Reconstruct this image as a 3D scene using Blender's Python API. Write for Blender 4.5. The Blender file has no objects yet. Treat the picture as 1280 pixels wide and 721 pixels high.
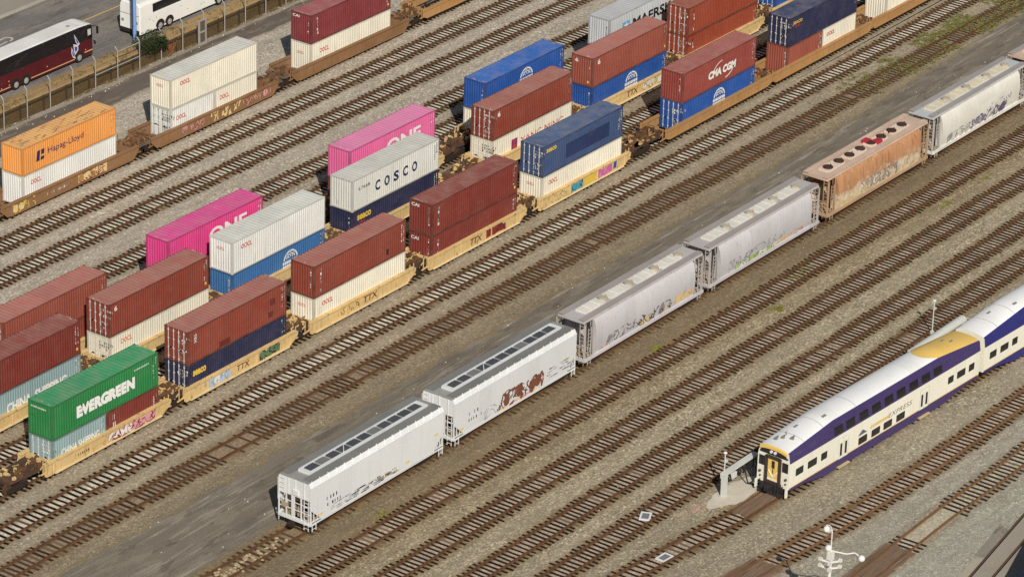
import bpy, bmesh, math, random
from mathutils import Vector, Matrix
random.seed(7)
S = bpy.context.scene
COL = S.collection
PI = math.pi

# ------------------------------------------------------------------ colour helpers
def lin(c):
    c /= 255.0
    return c/12.92 if c <= .04045 else ((c+.055)/1.055)**2.4
def A(r, g, b, k=.98):
    """albedo of a surface that shows as sRGB r,g,b in the sunlit photograph"""
    return tuple(min(.86, lin(x)/k) for x in (r, g, b))

# ------------------------------------------------------------------ node helpers
class NT:
    def __init__(self, name):
        m = bpy.data.materials.new(name); m.use_nodes = True
        self.m = m; self.t = m.node_tree; self.t.nodes.clear()
    def add(self, ty, ins=None, **kw):
        n = self.t.nodes.new(ty)
        for k, v in kw.items(): setattr(n, k, v)
        for k, v in (ins or {}).items():
            s = n.inputs[k]
            if hasattr(v, 'is_output') or isinstance(v, bpy.types.NodeSocket): self.t.links.new(v, s)
            else:
                if s.type == 'RGBA' and len(v) == 3: v = (*v, 1)
                s.default_value = v
        return n
    def noise(self, vec, scale, detail=3, rough=.55):
        return self.add('ShaderNodeTexNoise', {'Vector': vec, 'Scale': scale, 'Detail': detail, 'Roughness': rough}).outputs['Fac']
    def mapv(self, vec, scale=(1, 1, 1), loc=(0, 0, 0), rot=(0, 0, 0)):
        return self.add('ShaderNodeMapping', {'Vector': vec, 'Scale': scale, 'Location': loc, 'Rotation': rot}).outputs[0]
    def ramp(self, fac, stops, interp='LINEAR'):
        n = self.add('ShaderNodeValToRGB', {'Fac': fac}); n.color_ramp.interpolation = interp
        e = n.color_ramp.elements
        while len(e) < len(stops): e.new(.5)
        for i, (p, c) in enumerate(stops):
            e[i].position = p
            if not isinstance(c, tuple): c = (c, c, c)
            e[i].color = (*c[:3], 1)
        return n.outputs[0]
    def step(self, v, a, b):
        return self.add('ShaderNodeMapRange', {'Value': v, 'From Min': a, 'From Max': b}, interpolation_type='SMOOTHSTEP').outputs[0]
    def math(self, op, a, b=0.0, c=None):
        d = {0: a, 1: b}
        if c is not None: d[2] = c
        return self.add('ShaderNodeMath', d, operation=op).outputs[0]
    def mix(self, f, a, b, mode='MIX'):
        n = self.add('ShaderNodeMix', None, data_type='RGBA', blend_type=mode)
        for s, v in ((n.inputs[0], f), (n.inputs[6], a), (n.inputs[7], b)):
            if isinstance(v, bpy.types.NodeSocket): self.t.links.new(v, s)
            elif s.type == 'RGBA': s.default_value = (*v[:3], 1) if isinstance(v, tuple) else (v, v, v, 1)
            else: s.default_value = v
        return n.outputs[2]
    def out(self, col, rough=.7, metal=0, bump=None, bstr=.3, bdist=.02, spec=.3, coat=0):
        p = self.add('ShaderNodeBsdfPrincipled', {'Base Color': col, 'Roughness': rough, 'Metallic': metal, 'Specular IOR Level': spec, 'Coat Weight': coat})
        if bump is not None:
            b = self.add('ShaderNodeBump', {'Height': bump, 'Strength': bstr, 'Distance': bdist})
            self.t.links.new(b.outputs[0], p.inputs['Normal'])
        o = self.add('ShaderNodeOutputMaterial'); self.t.links.new(p.outputs[0], o.inputs[0])
        return self.m
    def objco(self):
        co = self.add('ShaderNodeTexCoord').outputs['Object']
        r = self.add('ShaderNodeObjectInfo').outputs['Random']
        k = self.math('MULTIPLY', r, 61.0)
        return self.add('ShaderNodeVectorMath', {0: co, 1: k}, operation='ADD').outputs[0], r
    def pos(self):
        return self.add('ShaderNodeNewGeometry').outputs['Position']

_M = {}
def paint(key, rgb, rough=.5, grime=.35, rust=.12, fade=.12, dust=0.0, rustcol=(96, 58, 34), metal=0, spec=.35):
    if key in _M: return _M[key]
    n = NT(key); co, r = n.objco()
    base = A(*rgb)
    big = n.noise(co, .35, 3)
    c = n.mix(n.step(big, .35, .7), base, tuple(min(.86, x*(1+fade)+fade*.05) for x in base))
    c = n.mix(n.math('MULTIPLY', r, .22), c, tuple(x*.78 for x in base))
    st = n.noise(n.mapv(co, (2.6, 2.6, .22)), 1.6, 4, .6)
    c = n.mix(n.math('MULTIPLY', n.step(st, .52, .78), grime), c, tuple(x*.45+.02 for x in base))
    if dust:
        dn = n.noise(co, .9, 5, .65)
        c = n.mix(n.math('MULTIPLY', n.step(dn, .3, .75), dust), c, A(170, 155, 135))
    if rust:
        rn = n.noise(n.mapv(co, (1.2, 1.2, .55)), 2.3, 6, .68)
        c = n.mix(n.step(rn, .76-rust*.6, .96-rust*.6), c, n.mix(n.noise(co, 7), A(*rustcol), A(rustcol[0]*.6, rustcol[1]*.6, rustcol[2]*.6)))
    pw = n.add('ShaderNodeTexWhiteNoise', {'Vector': n.add('ShaderNodeVectorMath', {0: n.mapv(co, (.62, .02, .02))}, operation='FLOOR').outputs[0]}).outputs[0]
    c = n.mix(n.math('MULTIPLY', n.step(pw, .45, 1.0), .16), c, tuple(x*.6 for x in base))
    wr = n.noise(n.mapv(co, (.5, .5, .9)), 1.7, 6, .7)
    c = n.mix(n.math('MULTIPLY', n.step(wr, .54, .70), .22), c, tuple(min(.86, x*.75+.10) for x in base))
    fine = n.noise(co, 14, 2)
    c = n.mix(.10, c, n.mix(fine, (0, 0, 0), (1, 1, 1)), 'OVERLAY')
    _M[key] = n.out(c, rough, metal, n.noise(co, 3, 3), .08, .02, spec)
    return _M[key]
def flat(key, rgb, rough=.6, metal=0, spec=.3, var=.2):
    if key in _M: return _M[key]
    n = NT(key); co, r = n.objco(); b = A(*rgb)
    c = n.mix(n.noise(co, 2.2, 5, .65), tuple(x*(1-var) for x in b), tuple(min(.88, x*(1+var)) for x in b))
    _M[key] = n.out(c, rough, metal, None, spec=spec)
    return _M[key]

# ------------------------------------------------------------------ mesh builder
class MB:
    def __init__(self): self.v = []; self.f = []; self.mi = []; self.cur = 0; self.uv = None
    def face(self, pts):
        b = len(self.v); self.v += [tuple(p) for p in pts]; self.f.append(tuple(range(b, b+len(pts)))); self.mi.append(self.cur)
    def add(self, vs, fs):
        b = len(self.v); self.v += [tuple(p) for p in vs]
        for f in fs: self.f.append(tuple(i+b for i in f)); self.mi.append(self.cur)
    def box(self, x0, x1, y0, y1, z0, z1):
        self.add([(x0,y0,z0),(x1,y0,z0),(x1,y1,z0),(x0,y1,z0),(x0,y0,z1),(x1,y0,z1),(x1,y1,z1),(x0,y1,z1)],
                 [(0,3,2,1),(4,5,6,7),(0,1,5,4),(1,2,6,5),(2,3,7,6),(3,0,4,7)])
        return self
    def bar(self, p, q, w=.08, h=None):
        p, q = Vector(p), Vector(q); d = (q-p).normalized(); h = h or w
        up = Vector((0, 0, 1)) if abs(d.z) < .95 else Vector((1, 0, 0))
        s = d.cross(up).normalized(); u = s.cross(d).normalized()
        vs = [c + s*a*w/2 + u*b*h/2 for c in (p, q) for a, b in ((-1,-1),(1,-1),(1,1),(-1,1))]
        self.add(vs, [(0,3,2,1),(4,5,6,7),(0,1,5,4),(1,2,6,5),(2,3,7,6),(3,0,4,7)])
        return self
    def tube(self, p, q, r=.05, n=8, r2=None):
        p, q = Vector(p), Vector(q); d = (q-p).normalized(); r2 = r if r2 is None else r2
        up = Vector((0, 0, 1)) if abs(d.z) < .95 else Vector((1, 0, 0))
        s = d.cross(up).normalized(); u = s.cross(d).normalized()
        vs = []
        for c, rr in ((p, r), (q, r2)):
            for i in range(n):
                a = 2*PI*i/n; vs.append(c + s*math.cos(a)*rr + u*math.sin(a)*rr)
        fs = [(i, (i+1) % n, n+(i+1) % n, n+i) for i in range(n)]
        fs += [tuple(range(n-1, -1, -1)), tuple(range(n, 2*n))]
        self.add(vs, fs); return self
    def path(self, pts, r=.04, n=6):
        for a, b in zip(pts, pts[1:]): self.tube(a, b, r, n)
        return self
    def ball(self, c, r, n=10, m=6, sz=1):
        vs = [(c[0]+r*math.sin(PI*j/m)*math.cos(2*PI*i/n), c[1]+r*math.sin(PI*j/m)*math.sin(2*PI*i/n), c[2]+sz*r*math.cos(PI*j/m)) for j in range(m+1) for i in range(n)]
        self.add(vs, [(j*n+i, (j+1)*n+i, (j+1)*n+(i+1) % n, j*n+(i+1) % n) for j in range(m) for i in range(n)]); return self
    def prism(self, poly, y0, y1):
        """polygon in XZ extruded along Y (poly counter-clockwise seen from -Y)"""
        n = len(poly)
        vs = [(x, y0, z) for x, z in poly] + [(x, y1, z) for x, z in poly]
        self.add(vs, [tuple(range(n)), tuple(range(2*n-1, n-1, -1))] + [(i, n+i, n+(i+1) % n, (i+1) % n) for i in range(n)])
        return self
    def loft(self, secs, closed=False, cap=False):
        n = len(secs[0]); vs = [p for s in secs for p in s]; fs = []
        for j in range(len(secs)-1):
            for i in range(n if closed else n-1):
                k = (i+1) % n
                fs.append((j*n+i, j*n+k, (j+1)*n+k, (j+1)*n+i))
        if cap: fs += [tuple(range(n-1, -1, -1)), tuple(range((len(secs)-1)*n, len(secs)*n))]
        self.add(vs, fs); return self
    def mesh(self, name, mats, smooth=False):
        me = bpy.data.meshes.new(name); me.from_pydata(self.v, [], self.f)
        for m in (mats if isinstance(mats, (list, tuple)) else [mats]): me.materials.append(m)
        me.polygons.foreach_set('material_index', self.mi)
        if smooth: me.polygons.foreach_set('use_smooth', [True]*len(self.f))
        me.update(); return me
    def build(self, name, mats, parent=None, smooth=False, fix=False):
        me = self.mesh(name, mats, smooth)
        if fix:
            bm = bmesh.new(); bm.from_mesh(me); bmesh.ops.remove_doubles(bm, verts=bm.verts, dist=1e-5); bmesh.ops.recalc_face_normals(bm, faces=bm.faces); bm.to_mesh(me); bm.free()
        return link(name, me, parent)

def link(name, me, parent=None, mat=None, loc=None, rot=None):
    o = bpy.data.objects.new(name, me); COL.objects.link(o)
    if parent: o.parent = parent
    if mat is not None:
        if not me.materials: me.materials.append(mat)
        o.material_slots[0].link = 'OBJECT'; o.material_slots[0].material = mat
    if loc is not None: o.location = loc
    if rot is not None: o.rotation_euler = rot
    return o
def thing(name, label, cat, loc=(0, 0, 0), rz=0, group=None):
    o = bpy.data.objects.new(name, None); COL.objects.link(o)
    o.location = loc; o.rotation_euler = (0, 0, rz); o.empty_display_size = .5
    return tag(o, label, cat, group)
def tag(o, label, cat, group=None):
    o['label'] = label; o['category'] = cat
    if group: o['group'] = group
    return o
def kind(o, k): o['kind'] = k; return o

# ------------------------------------------------------------------ lettering
_T = {}
def text_mesh(s, w, h, bold=.0, shear=0.0, space=1.0):
    k = (s, w, h, bold, shear, space)
    if k in _T: return _T[k]
    cu = bpy.data.curves.new('lettering', 'FONT'); cu.body = s; cu.size = 1; cu.offset = bold; cu.shear = shear; cu.extrude = .0; cu.resolution_u = 3
    cu.space_character = space
    o = bpy.data.objects.new('lettering', cu); COL.objects.link(o)
    bpy.context.view_layer.update()
    dg = bpy.context.evaluated_depsgraph_get()
    me = bpy.data.meshes.new_from_object(o.evaluated_get(dg))
    bpy.data.objects.remove(o); bpy.data.curves.remove(cu)
    xs = [v.co.x for v in me.vertices]; ys = [v.co.y for v in me.vertices]
    x0, x1, y0, y1 = min(xs), max(xs), min(ys), max(ys)
    for v in me.vertices:
        v.co.x = (v.co.x-x0)/(x1-x0)*w; v.co.y = (v.co.y-y0)/(y1-y0)*h; v.co.z = 0
    me.name = 'lettering'; me.materials.clear(); me.update(); _T[k] = me
    return me
def on_side(root, me, mat, x, z, y, name='lettering'):
    return link(name, me, root, mat, (x, y, z), (PI/2, 0, 0))
def on_end(root, me, mat, y, z, x=-.02, name='lettering'):
    return link(name, me, root, mat, (x, y, z), (PI/2, 0, -PI/2))

def codes_mesh(seed, n=9, w=.16, vertical=True, cols=1):
    """stack of small glyph-like blocks: the unreadable identification codes"""
    k = ('codes', seed, n, w, vertical, cols)
    if k in _T: return _T[k]
    rnd = random.Random(int(seed)); m = MB()
    for c in range(cols):
        for i in range(n if c == 0 else max(2, n-rnd.randint(1, 5))):
            if rnd.random() < .12: continue
            a = i*w*1.35; ww = w*rnd.uniform(.55, 1.0)
            for q in range(2):
                d0 = rnd.uniform(0, .5)*ww; d1 = d0+ww*rnd.uniform(.3, .5)
                x0, x1, z0, z1 = (c*w*1.9+d0, c*w*1.9+d1, -a-w*.95, -a) if vertical else (a+d0, a+d1, -c*w*1.6-w*1.1, -c*w*1.6)
                m.face([(x0, z0, 0), (x1, z0, 0), (x1, z1, 0), (x0, z1, 0)])
    _T[k] = m.mesh('marking', []) if m.f else None
    me = bpy.data.meshes.new('marking') if _T[k] is None else _T[k]
    return me

def arc_mesh(rings, segs=14):
    """flat ring sectors: (cx, cy, r0, r1, a0, a1, squash)"""
    m = MB()
    for cx, cy, r0, r1, a0, a1, sq in rings:
        for i in range(segs):
            t0 = math.radians(a0+(a1-a0)*i/segs); t1 = math.radians(a0+(a1-a0)*(i+1)/segs)
            m.face([(cx+r*math.cos(t), cy+sq*r*math.sin(t), 0) for r, t in ((r0, t0), (r1, t0), (r1, t1), (r0, t1))])
    return m
def graffiti(parent, mapf, u0, u1, v0, v1, n, fills, line, seed, strokes=3, th=.07, fill=.9):
    """sprayed letters: filled bubble shapes under angular outline strokes, laid on a surface by mapf(u, v, lift)"""
    rnd = random.Random(seed); m = MB(); lift = [.006]
    def poly(pts):
        lift[0] += .0006
        m.face([mapf(u, v, lift[0]) for u, v in pts])
    def stroke(p, q, w):
        d = math.hypot(q[0]-p[0], q[1]-p[1]) or 1; nx, ny = -(q[1]-p[1])/d*w/2, (q[0]-p[0])/d*w/2
        poly([(p[0]-nx, p[1]-ny), (q[0]-nx, q[1]-ny), (q[0]+nx, q[1]+ny), (p[0]+nx, p[1]+ny)])
    cw = (u1-u0)/n
    if fill >= .5:
        m.cur = 1; k = 9; H_ = v1-v0
        lo = [(u0+(u1-u0)*j/k, v0+rnd.uniform(-.02, .12)*H_) for j in range(k+1)]; hi_ = [(u0+(u1-u0)*j/k, v1-rnd.uniform(-.02, .30)*H_) for j in range(k+1)]
        for j in range(k): lift[0] += .0002; m.face([mapf(u, v, lift[0]) for u, v in (lo[j], lo[j+1], hi_[j+1], hi_[j])])
    for i in range(n):
        cx = u0+cw*(i+.5)+rnd.uniform(-.1, .1)*cw; cy = (v0+v1)/2+rnd.uniform(-.12, .12)*(v1-v0)
        if rnd.random() < fill:
            m.cur = 1+rnd.randrange(len(fills)); k = rnd.randint(7, 10)
            pts = []
            for j in range(k):
                a = 2*PI*j/k+rnd.uniform(-.2, .2); rr = rnd.uniform(.75, 1.05)
                pts.append((min(u1, max(u0, cx+cw*.62*rr*math.cos(a))), min(v1, max(v0, cy+(v1-v0)*.47*rr*math.sin(a)))))
            poly(pts)
        m.cur = 0
        for s in range(strokes):
            p = (cx+rnd.uniform(-.5, .5)*cw, cy+rnd.uniform(-.45, .45)*(v1-v0))
            for j in range(rnd.randint(2, 3)):
                q = (min(u1, max(u0, p[0]+rnd.uniform(-.55, .6)*cw)), min(v1, max(v0, p[1]+rnd.uniform(-.6, .6)*(v1-v0))))
                stroke(p, q, th*rnd.uniform(.6, 1.3)); p = q
    return m.build('graffiti', [line]+fills, parent)

# ------------------------------------------------------------------ camera, light, sky
f_px, yaw, pitch, roll, CX, CY, CZ = CAM = (4970.3666, math.radians(35.59470764), math.radians(25.30563801), math.radians(1.64550716), -197.197, -184.782, 143.241)
fw = Vector((math.cos(yaw)*math.cos(pitch), math.sin(yaw)*math.cos(pitch), -math.sin(pitch)))
r0 = Vector((math.sin(yaw), -math.cos(yaw), 0)); u0_ = r0.cross(fw)
rt = r0*math.cos(roll)+u0_*math.sin(roll); up = -r0*math.sin(roll)+u0_*math.cos(roll)
cd = bpy.data.cameras.new('camera'); cam = bpy.data.objects.new('camera', cd); COL.objects.link(cam)
M = Matrix((rt, up, -fw)).transposed().to_4x4(); M.translation = Vector((CX, CY, CZ)); cam.matrix_world = M
cd.sensor_width = 36; cd.lens = f_px/1280*36; cd.clip_end = 3000; cd.clip_start = 1
S.camera = cam
def project(p):
    q = Vector(p)-Vector((CX, CY, CZ)); z = q.dot(fw)
    return 640+f_px*q.dot(rt)/z, 360.5-f_px*q.dot(up)/z, z
def in_frame(p, m=12):
    x, y, z = project(p); return -m < x < 1280+m and -m < y < 721+m

SUN_EL = math.radians(37.0); SUN_AZ = math.radians(46.5+180)
sd = Vector((math.cos(SUN_AZ)*math.cos(SUN_EL), math.sin(SUN_AZ)*math.cos(SUN_EL), math.sin(SUN_EL)))
sl = bpy.data.lights.new('sun', 'SUN'); so = bpy.data.objects.new('sun', sl); COL.objects.link(so)
sl.energy = 4.1; sl.angle = math.radians(.5); sl.color = (1, .955, .87)
so.rotation_euler = sd.to_track_quat('Z', 'Y').to_euler(); so.location = (0, 0, 200)
w = bpy.data.worlds.new('World'); S.world = w; w.use_nodes = True; wt = w.node_tree
sk = wt.nodes.new('ShaderNodeTexSky'); sk.sky_type = 'NISHITA'; sk.sun_disc = False; sk.sun_elevation = SUN_EL; sk.sun_rotation = math.atan2(sd.x, sd.y)
sk.air_density = 1; sk.dust_density = 1.5
bg = next(n for n in wt.nodes if n.type == 'BACKGROUND'); bg.inputs['Strength'].default_value = .05
wt.links.new(sk.outputs[0], bg.inputs[0])
S.view_settings.view_transform = 'Standard'; S.view_settings.look = 'None'; S.view_settings.exposure = 0; S.view_settings.gamma = 1
S.render.engine = 'CYCLES'; S.cycles.max_bounces = 5; S.cycles.diffuse_bounces = 3; S.cycles.use_denoising = False

# ------------------------------------------------------------------ ground
ZONES = [(-75,(152,148,132)),(-60,(150,146,128)),(-53,(148,140,122)),(-48.5,(142,132,110)),(-43,(142,131,108)),(-38,(150,138,114)),(-30,(150,138,113)),(-27.6,(136,122,96)),
         (-25,(120,106,83)),(-19,(116,103,82)),(-13,(126,112,88)),(-10.5,(134,121,98)),(-6.5,(147,135,113)),(-2,(147,136,115)),(6,(141,130,109)),(16,(148,138,119)),(23,(162,152,133)),(44,(166,156,138))]
def ground_colour(n):
    P = n.pos(); sp = n.add('ShaderNodeSeparateXYZ', {0: P})
    warp = n.math('MULTIPLY', n.math('SUBTRACT', n.noise(P, .35, 4), .5), 3.2)
    y = n.math('ADD', sp.outputs[1], warp)
    t = n.add('ShaderNodeMapRange', {'Value': y, 'From Min': -80.0, 'From Max': 60.0}).outputs[0]
    base = n.ramp(t, [((a+80)/140, A(c[0]*1.0, c[1]*1.0, c[2]*1.02, .78)) for a, c in ZONES])
    vor = n.add('ShaderNodeTexVoronoi', {'Vector': P, 'Scale': 6.4}, feature='F1')
    cell = n.add('ShaderNodeSeparateColor', {0: vor.outputs['Color']}).outputs[0]
    stone = n.ramp(cell, [(0, .12), (.22, .5), (.6, 1.0), (.84, 1.6), (1, 2.8)])
    fine = n.ramp(n.noise(P, 10, 2, .75), [(.28, .2), (.5, 1.0), (.70, 2.0)])
    grain = n.mix(.5, stone, fine)
    # compacted areas are smoother
    cal = n.step(n.noise(n.mapv(P, (.12, .5, 1)), 1.0, 4, .6), .42, .62)
    amp = n.ramp(t, [(0, .55), ((-56+80)/140, .65), ((-50+80)/140, .85), ((-28+80)/140, 1.0), ((-25+80)/140, .62), ((-12+80)/140, .65), ((0+80)/140, .75), ((24+80)/140, .85)])
    amp = n.math('MULTIPLY', amp, n.math('MULTIPLY_ADD', cal, .35, .65))
    c = n.mix(amp, base, n.mix(1.0, base, grain, 'MULTIPLY'))
    tone = n.ramp(n.noise(n.mapv(P, (.16, .55, 1)), 1.0, 5, .65), [(.25, .80), (.5, 1.0), (.75, 1.18)])
    c = n.mix(.8, c, n.mix(1.0, c, tone, 'MULTIPLY'))
    streak = n.ramp(n.noise(n.mapv(P, (.05, 2.2, 1)), 1.0, 4, .6), [(.3, .80), (.55, 1.0), (.75, 1.12)])
    c = n.mix(.55, c, n.mix(1.0, c, streak, 'MULTIPLY'))
    # brown earth and oil patches
    brown = n.step(n.noise(n.mapv(P, (.35, .8, 1)), .9, 5, .6), .60, .74)
    c = n.mix(n.math('MULTIPLY', brown, .42), c, A(118, 97, 68))
    return c, grain, sp, P
n = NT('yard_ground_gravel'); gc, gr, sp, P = ground_colour(n)
moss = n.step(n.noise(P, .55, 5, .65), .60, .72)
my = n.math('MULTIPLY', n.step(sp.outputs[1], -30, -28), n.math('SUBTRACT', 1.0, n.step(sp.outputs[1], -27.6, -26.6)))
GROUND = n.out(n.mix(n.math('MULTIPLY', n.math('MULTIPLY', moss, my), .5), gc, A(100, 98, 50)), .95, 0, gr, .55, .05, .1)
m = MB(); m.face([(-700, -700, 0), (900, -700, 0), (900, 800, 0), (-700, 800, 0)])
kind(m.build('ground', GROUND), 'structure')

def asphalt(key, rgb, light, edge, jit=2.4, wid=1.1):
    n = NT(key); P = n.pos()
    b = A(*rgb, .85)
    c = n.mix(n.noise(n.mapv(P, (.07, .35, 1)), 1, 6, .65), tuple(x*.66 for x in b), tuple(x*1.38 for x in b))
    s = n.noise(n.mapv(P, (.10, 1.5, 1)), 1.0, 6, .72)
    c = n.mix(n.math('MULTIPLY', n.step(s, .50, .70), light), c, A(182, 174, 158))
    s2 = n.noise(n.mapv(P, (.6, 1.6, 1)), 1.0, 5, .7)
    c = n.mix(n.math('MULTIPLY', n.step(s2, .60, .75), .8), c, A(112, 96, 70))
    s3 = n.noise(P, 1.7, 4, .7)
    c = n.mix(n.math('MULTIPLY', n.step(s3, .68, .73), .8), c, A(186, 180, 166))
    dk = n.noise(n.mapv(P, (.12, .45, 1), (7, 3, 0)), 1, 5, .6)
    c = n.mix(n.math('MULTIPLY', n.step(dk, .52, .70), .5), c, tuple(x*.55 for x in b))
    pt = n.noise(n.mapv(P, (.22, .6, 1), (11, 5, 0)), 1, 6, .7)
    c = n.mix(n.math('MULTIPLY', n.step(pt, .50, .60), .38), c, A(150, 140, 122))
    pt2 = n.noise(n.mapv(P, (.3, .9, 1), (3, 15, 0)), 1, 6, .7)
    c = n.mix(n.math('MULTIPLY', n.step(pt2, .55, .62), .5), c, A(88, 76, 60))
    tr_ = n.noise(n.mapv(P, (.02, 3.2, 1), (2, 9, 0)), 1, 3, .6)
    c = n.mix(n.math('MULTIPLY', n.step(tr_, .55, .66), .35), c, tuple(x*.5 for x in b))
    fine = n.ramp(n.noise(P, 9, 3, .7), [(.25, .6), (.5, 1.0), (.75, 1.45)])
    c = n.mix(.8, c, n.mix(1.0, c, fine, 'MULTIPLY'))
    if edge:
        u = n.add('ShaderNodeUVMap').outputs[0]; v = n.add('ShaderNodeSeparateXYZ', {0: u}).outputs[1]
        e = n.math('ADD', v, n.math('MULTIPLY', n.math('SUBTRACT', n.noise(n.mapv(P, (.5, 1, 1)), .9, 5, .65), .5), jit))
        g, _, _, _ = ground_colour(n)
        k = n.math('SUBTRACT', 1.0, n.step(e, .1, wid))
        c = n.mix(k, c, n.mix(.35, g, A(110, 92, 66)))
    return n.out(c, .93, 0, n.noise(P, 9, 3, .7), .3, .02, .15)
def strip(name, pts_n, pts_s, mat, z, nsub=120, jag=0.0, seed=1):
    """ground sheet between two polylines (lists of (x, y)), UV v = metres from the nearest edge"""
    rnd = random.Random(seed)
    def at(pl, x):
        for (xa, ya), (xb, yb) in zip(pl, pl[1:]):
            if xa <= x <= xb: return ya+(yb-ya)*(x-xa)/(xb-xa)
        return pl[0][1] if x < pl[0][0] else pl[-1][1]
    xs = [pts_n[0][0]+(pts_n[-1][0]-pts_n[0][0])*i/nsub for i in range(nsub+1)]
    V = []; F = []; U = []
    for x in xs:
        a = at(pts_n, x)+rnd.uniform(-jag, jag); b = at(pts_s, x)+rnd.uniform(-jag, jag); h = abs(a-b)/2
        V += [(x, a, z), (x, (a+b)/2, z), (x, b, z)]; U += [(x, 0), (x, h), (x, 0)]
    for i in range(nsub):
        for j in (0, 1): F.append((3*i+j, 3*i+j+1, 3*i+j+4, 3*i+j+3))
    me = bpy.data.meshes.new(name); me.from_pydata(V, [], F); me.materials.append(mat)
    uv = me.uv_layers.new(name='UVMap')
    for l in me.loops: uv.data[l.index].uv = U[l.vertex_index]
    me.update(); return link(name, me)
ROAD_N = [(-60, -11.2), (-11, -11.5), (8, -11.9), (43, -11.8), (88, -11.3), (111, -10.5), (133, -9.2), (200, -5)]
kind(strip('service_road', ROAD_N, [(-60, -19.8), (10, -19.6), (200, -19.2)], asphalt('service_road_asphalt', (112, 104, 92), .75, True, 1.5, .6), .004, 160, .25), 'structure')
kind(strip('fence_path', [(-20, 47.25), (220, 47.25)], [(-20, 42.6), (40, 42.9), (80, 44.2), (220, 44.5)], asphalt('path_asphalt', (98, 88, 80), .25, True, .9, .5), .004, 100, .12, 3), 'structure')

# ------------------------------------------------------------------ tracks
def bed_material(key, inner, rust, light=1.0):
    n = NT(key); g, gr, sp, P = ground_colour(n)
    u = n.add('ShaderNodeUVMap').outputs[0]; v = n.add('ShaderNodeSeparateXYZ', {0: u}).outputs[1]
    a = n.math('ABSOLUTE', v)
    nz = n.math('MULTIPLY', n.math('SUBTRACT', n.noise(P, 1.1, 5, .7), .5), .5)
    nz2 = n.math('MULTIPLY', n.math('SUBTRACT', n.noise(n.mapv(P, (.5, .5, 1)), .8, 4, .7), .5), .7)
    inn = n.math('SUBTRACT', 1.0, n.step(n.math('ADD', a, nz), .62, .86))
    b = A(*inner, .86)
    ic = n.mix(n.noise(n.mapv(P, (.5, 1.2, 1)), 1.2, 5, .65), tuple(x*.66 for x in b), tuple(x*1.3 for x in b))
    ic = n.mix(.45, ic, n.mix(1.0, ic, gr, 'MULTIPLY'))
    c = n.mix(n.math('MULTIPLY', inn, .92), g, ic)
    d = n.math('ABSOLUTE', n.math('SUBTRACT', a, .80))
    rm = n.math('SUBTRACT', 1.0, n.step(n.math('ADD', d, nz2), .08, .46))
    rc = n.mix(n.noise(P, 2.5, 4), A(84, 60, 38), A(126, 96, 64))
    c = n.mix(n.math('MULTIPLY', rm, rust), c, rc)
    # stained shoulder fading out into the yard gravel
    sh = n.math('SUBTRACT', 1.0, n.step(n.math('ADD', a, nz2), 1.15, 1.9))
    sh = n.math('MULTIPLY', sh, n.step(a, .8, 1.0))
    c = n.mix(n.math('MULTIPLY', sh, min(.8, .25+rust*.5)), c, n.mix(.35, n.mix(n.noise(P, 1.4, 4, .7), A(98, 80, 56), A(138, 116, 84)), n.mix(1.0, A(150, 126, 92), gr, 'MULTIPLY')))
    return n.out(c, .95, 0, gr, .4, .04, .1)
BED = {'pale': bed_material('ballast_pale', (198, 187, 167), .55), 'dirty': bed_material('ballast_dirty', (138, 118, 96), .65),
       'grey': bed_material('ballast_grey_brown', (168, 150, 130), .8), 'mud': bed_material('ballast_muddy', (136, 118, 92), .6),
       'buried': bed_material('ballast_buried', (176, 166, 144), .22)}
n = NT('rail_rust'); co = n.pos()
RAIL = n.out(n.mix(n.noise(co, 1.3, 5, .7), A(64, 43, 28), A(118, 84, 56)), .7, 0, spec=.3)
n = NT('rail_worn'); co = n.pos()
RAIL2 = n.out(n.mix(n.noise(co, 1.3, 5, .7), A(84, 60, 40), A(146, 108, 74)), .55, 0, spec=.4)
def tie_mat(key, a, b):
    n = NT(key); co, r = n.objco(); P = n.pos()
    k = n.add('ShaderNodeTexWhiteNoise', {'Vector': n.add('ShaderNodeVectorMath', {0: n.mapv(P, (1.7, .02, 0))}, operation='FLOOR').outputs[0]}).outputs[0]
    f = n.math('MULTIPLY', n.math('ADD', n.noise(n.mapv(P, (9, 1.0, 1)), 1.2, 4, .7), k), .5)
    return n.out(n.mix(f, A(*a), A(*b)), .9, 0, spec=.1)
TIE = {'pale': tie_mat('sleeper_creosote', (14, 10, 8), (52, 42, 34)), 'dirty': tie_mat('sleeper_old', (24, 19, 15), (92, 77, 62)),
       'grey': tie_mat('sleeper_dark', (12, 9, 8), (58, 46, 37)), 'mud': tie_mat('sleeper_muddy', (40, 32, 24), (110, 92, 70)), 'buried': tie_mat('sleeper_grey', (30, 24, 20), (70, 58, 48))}

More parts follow.
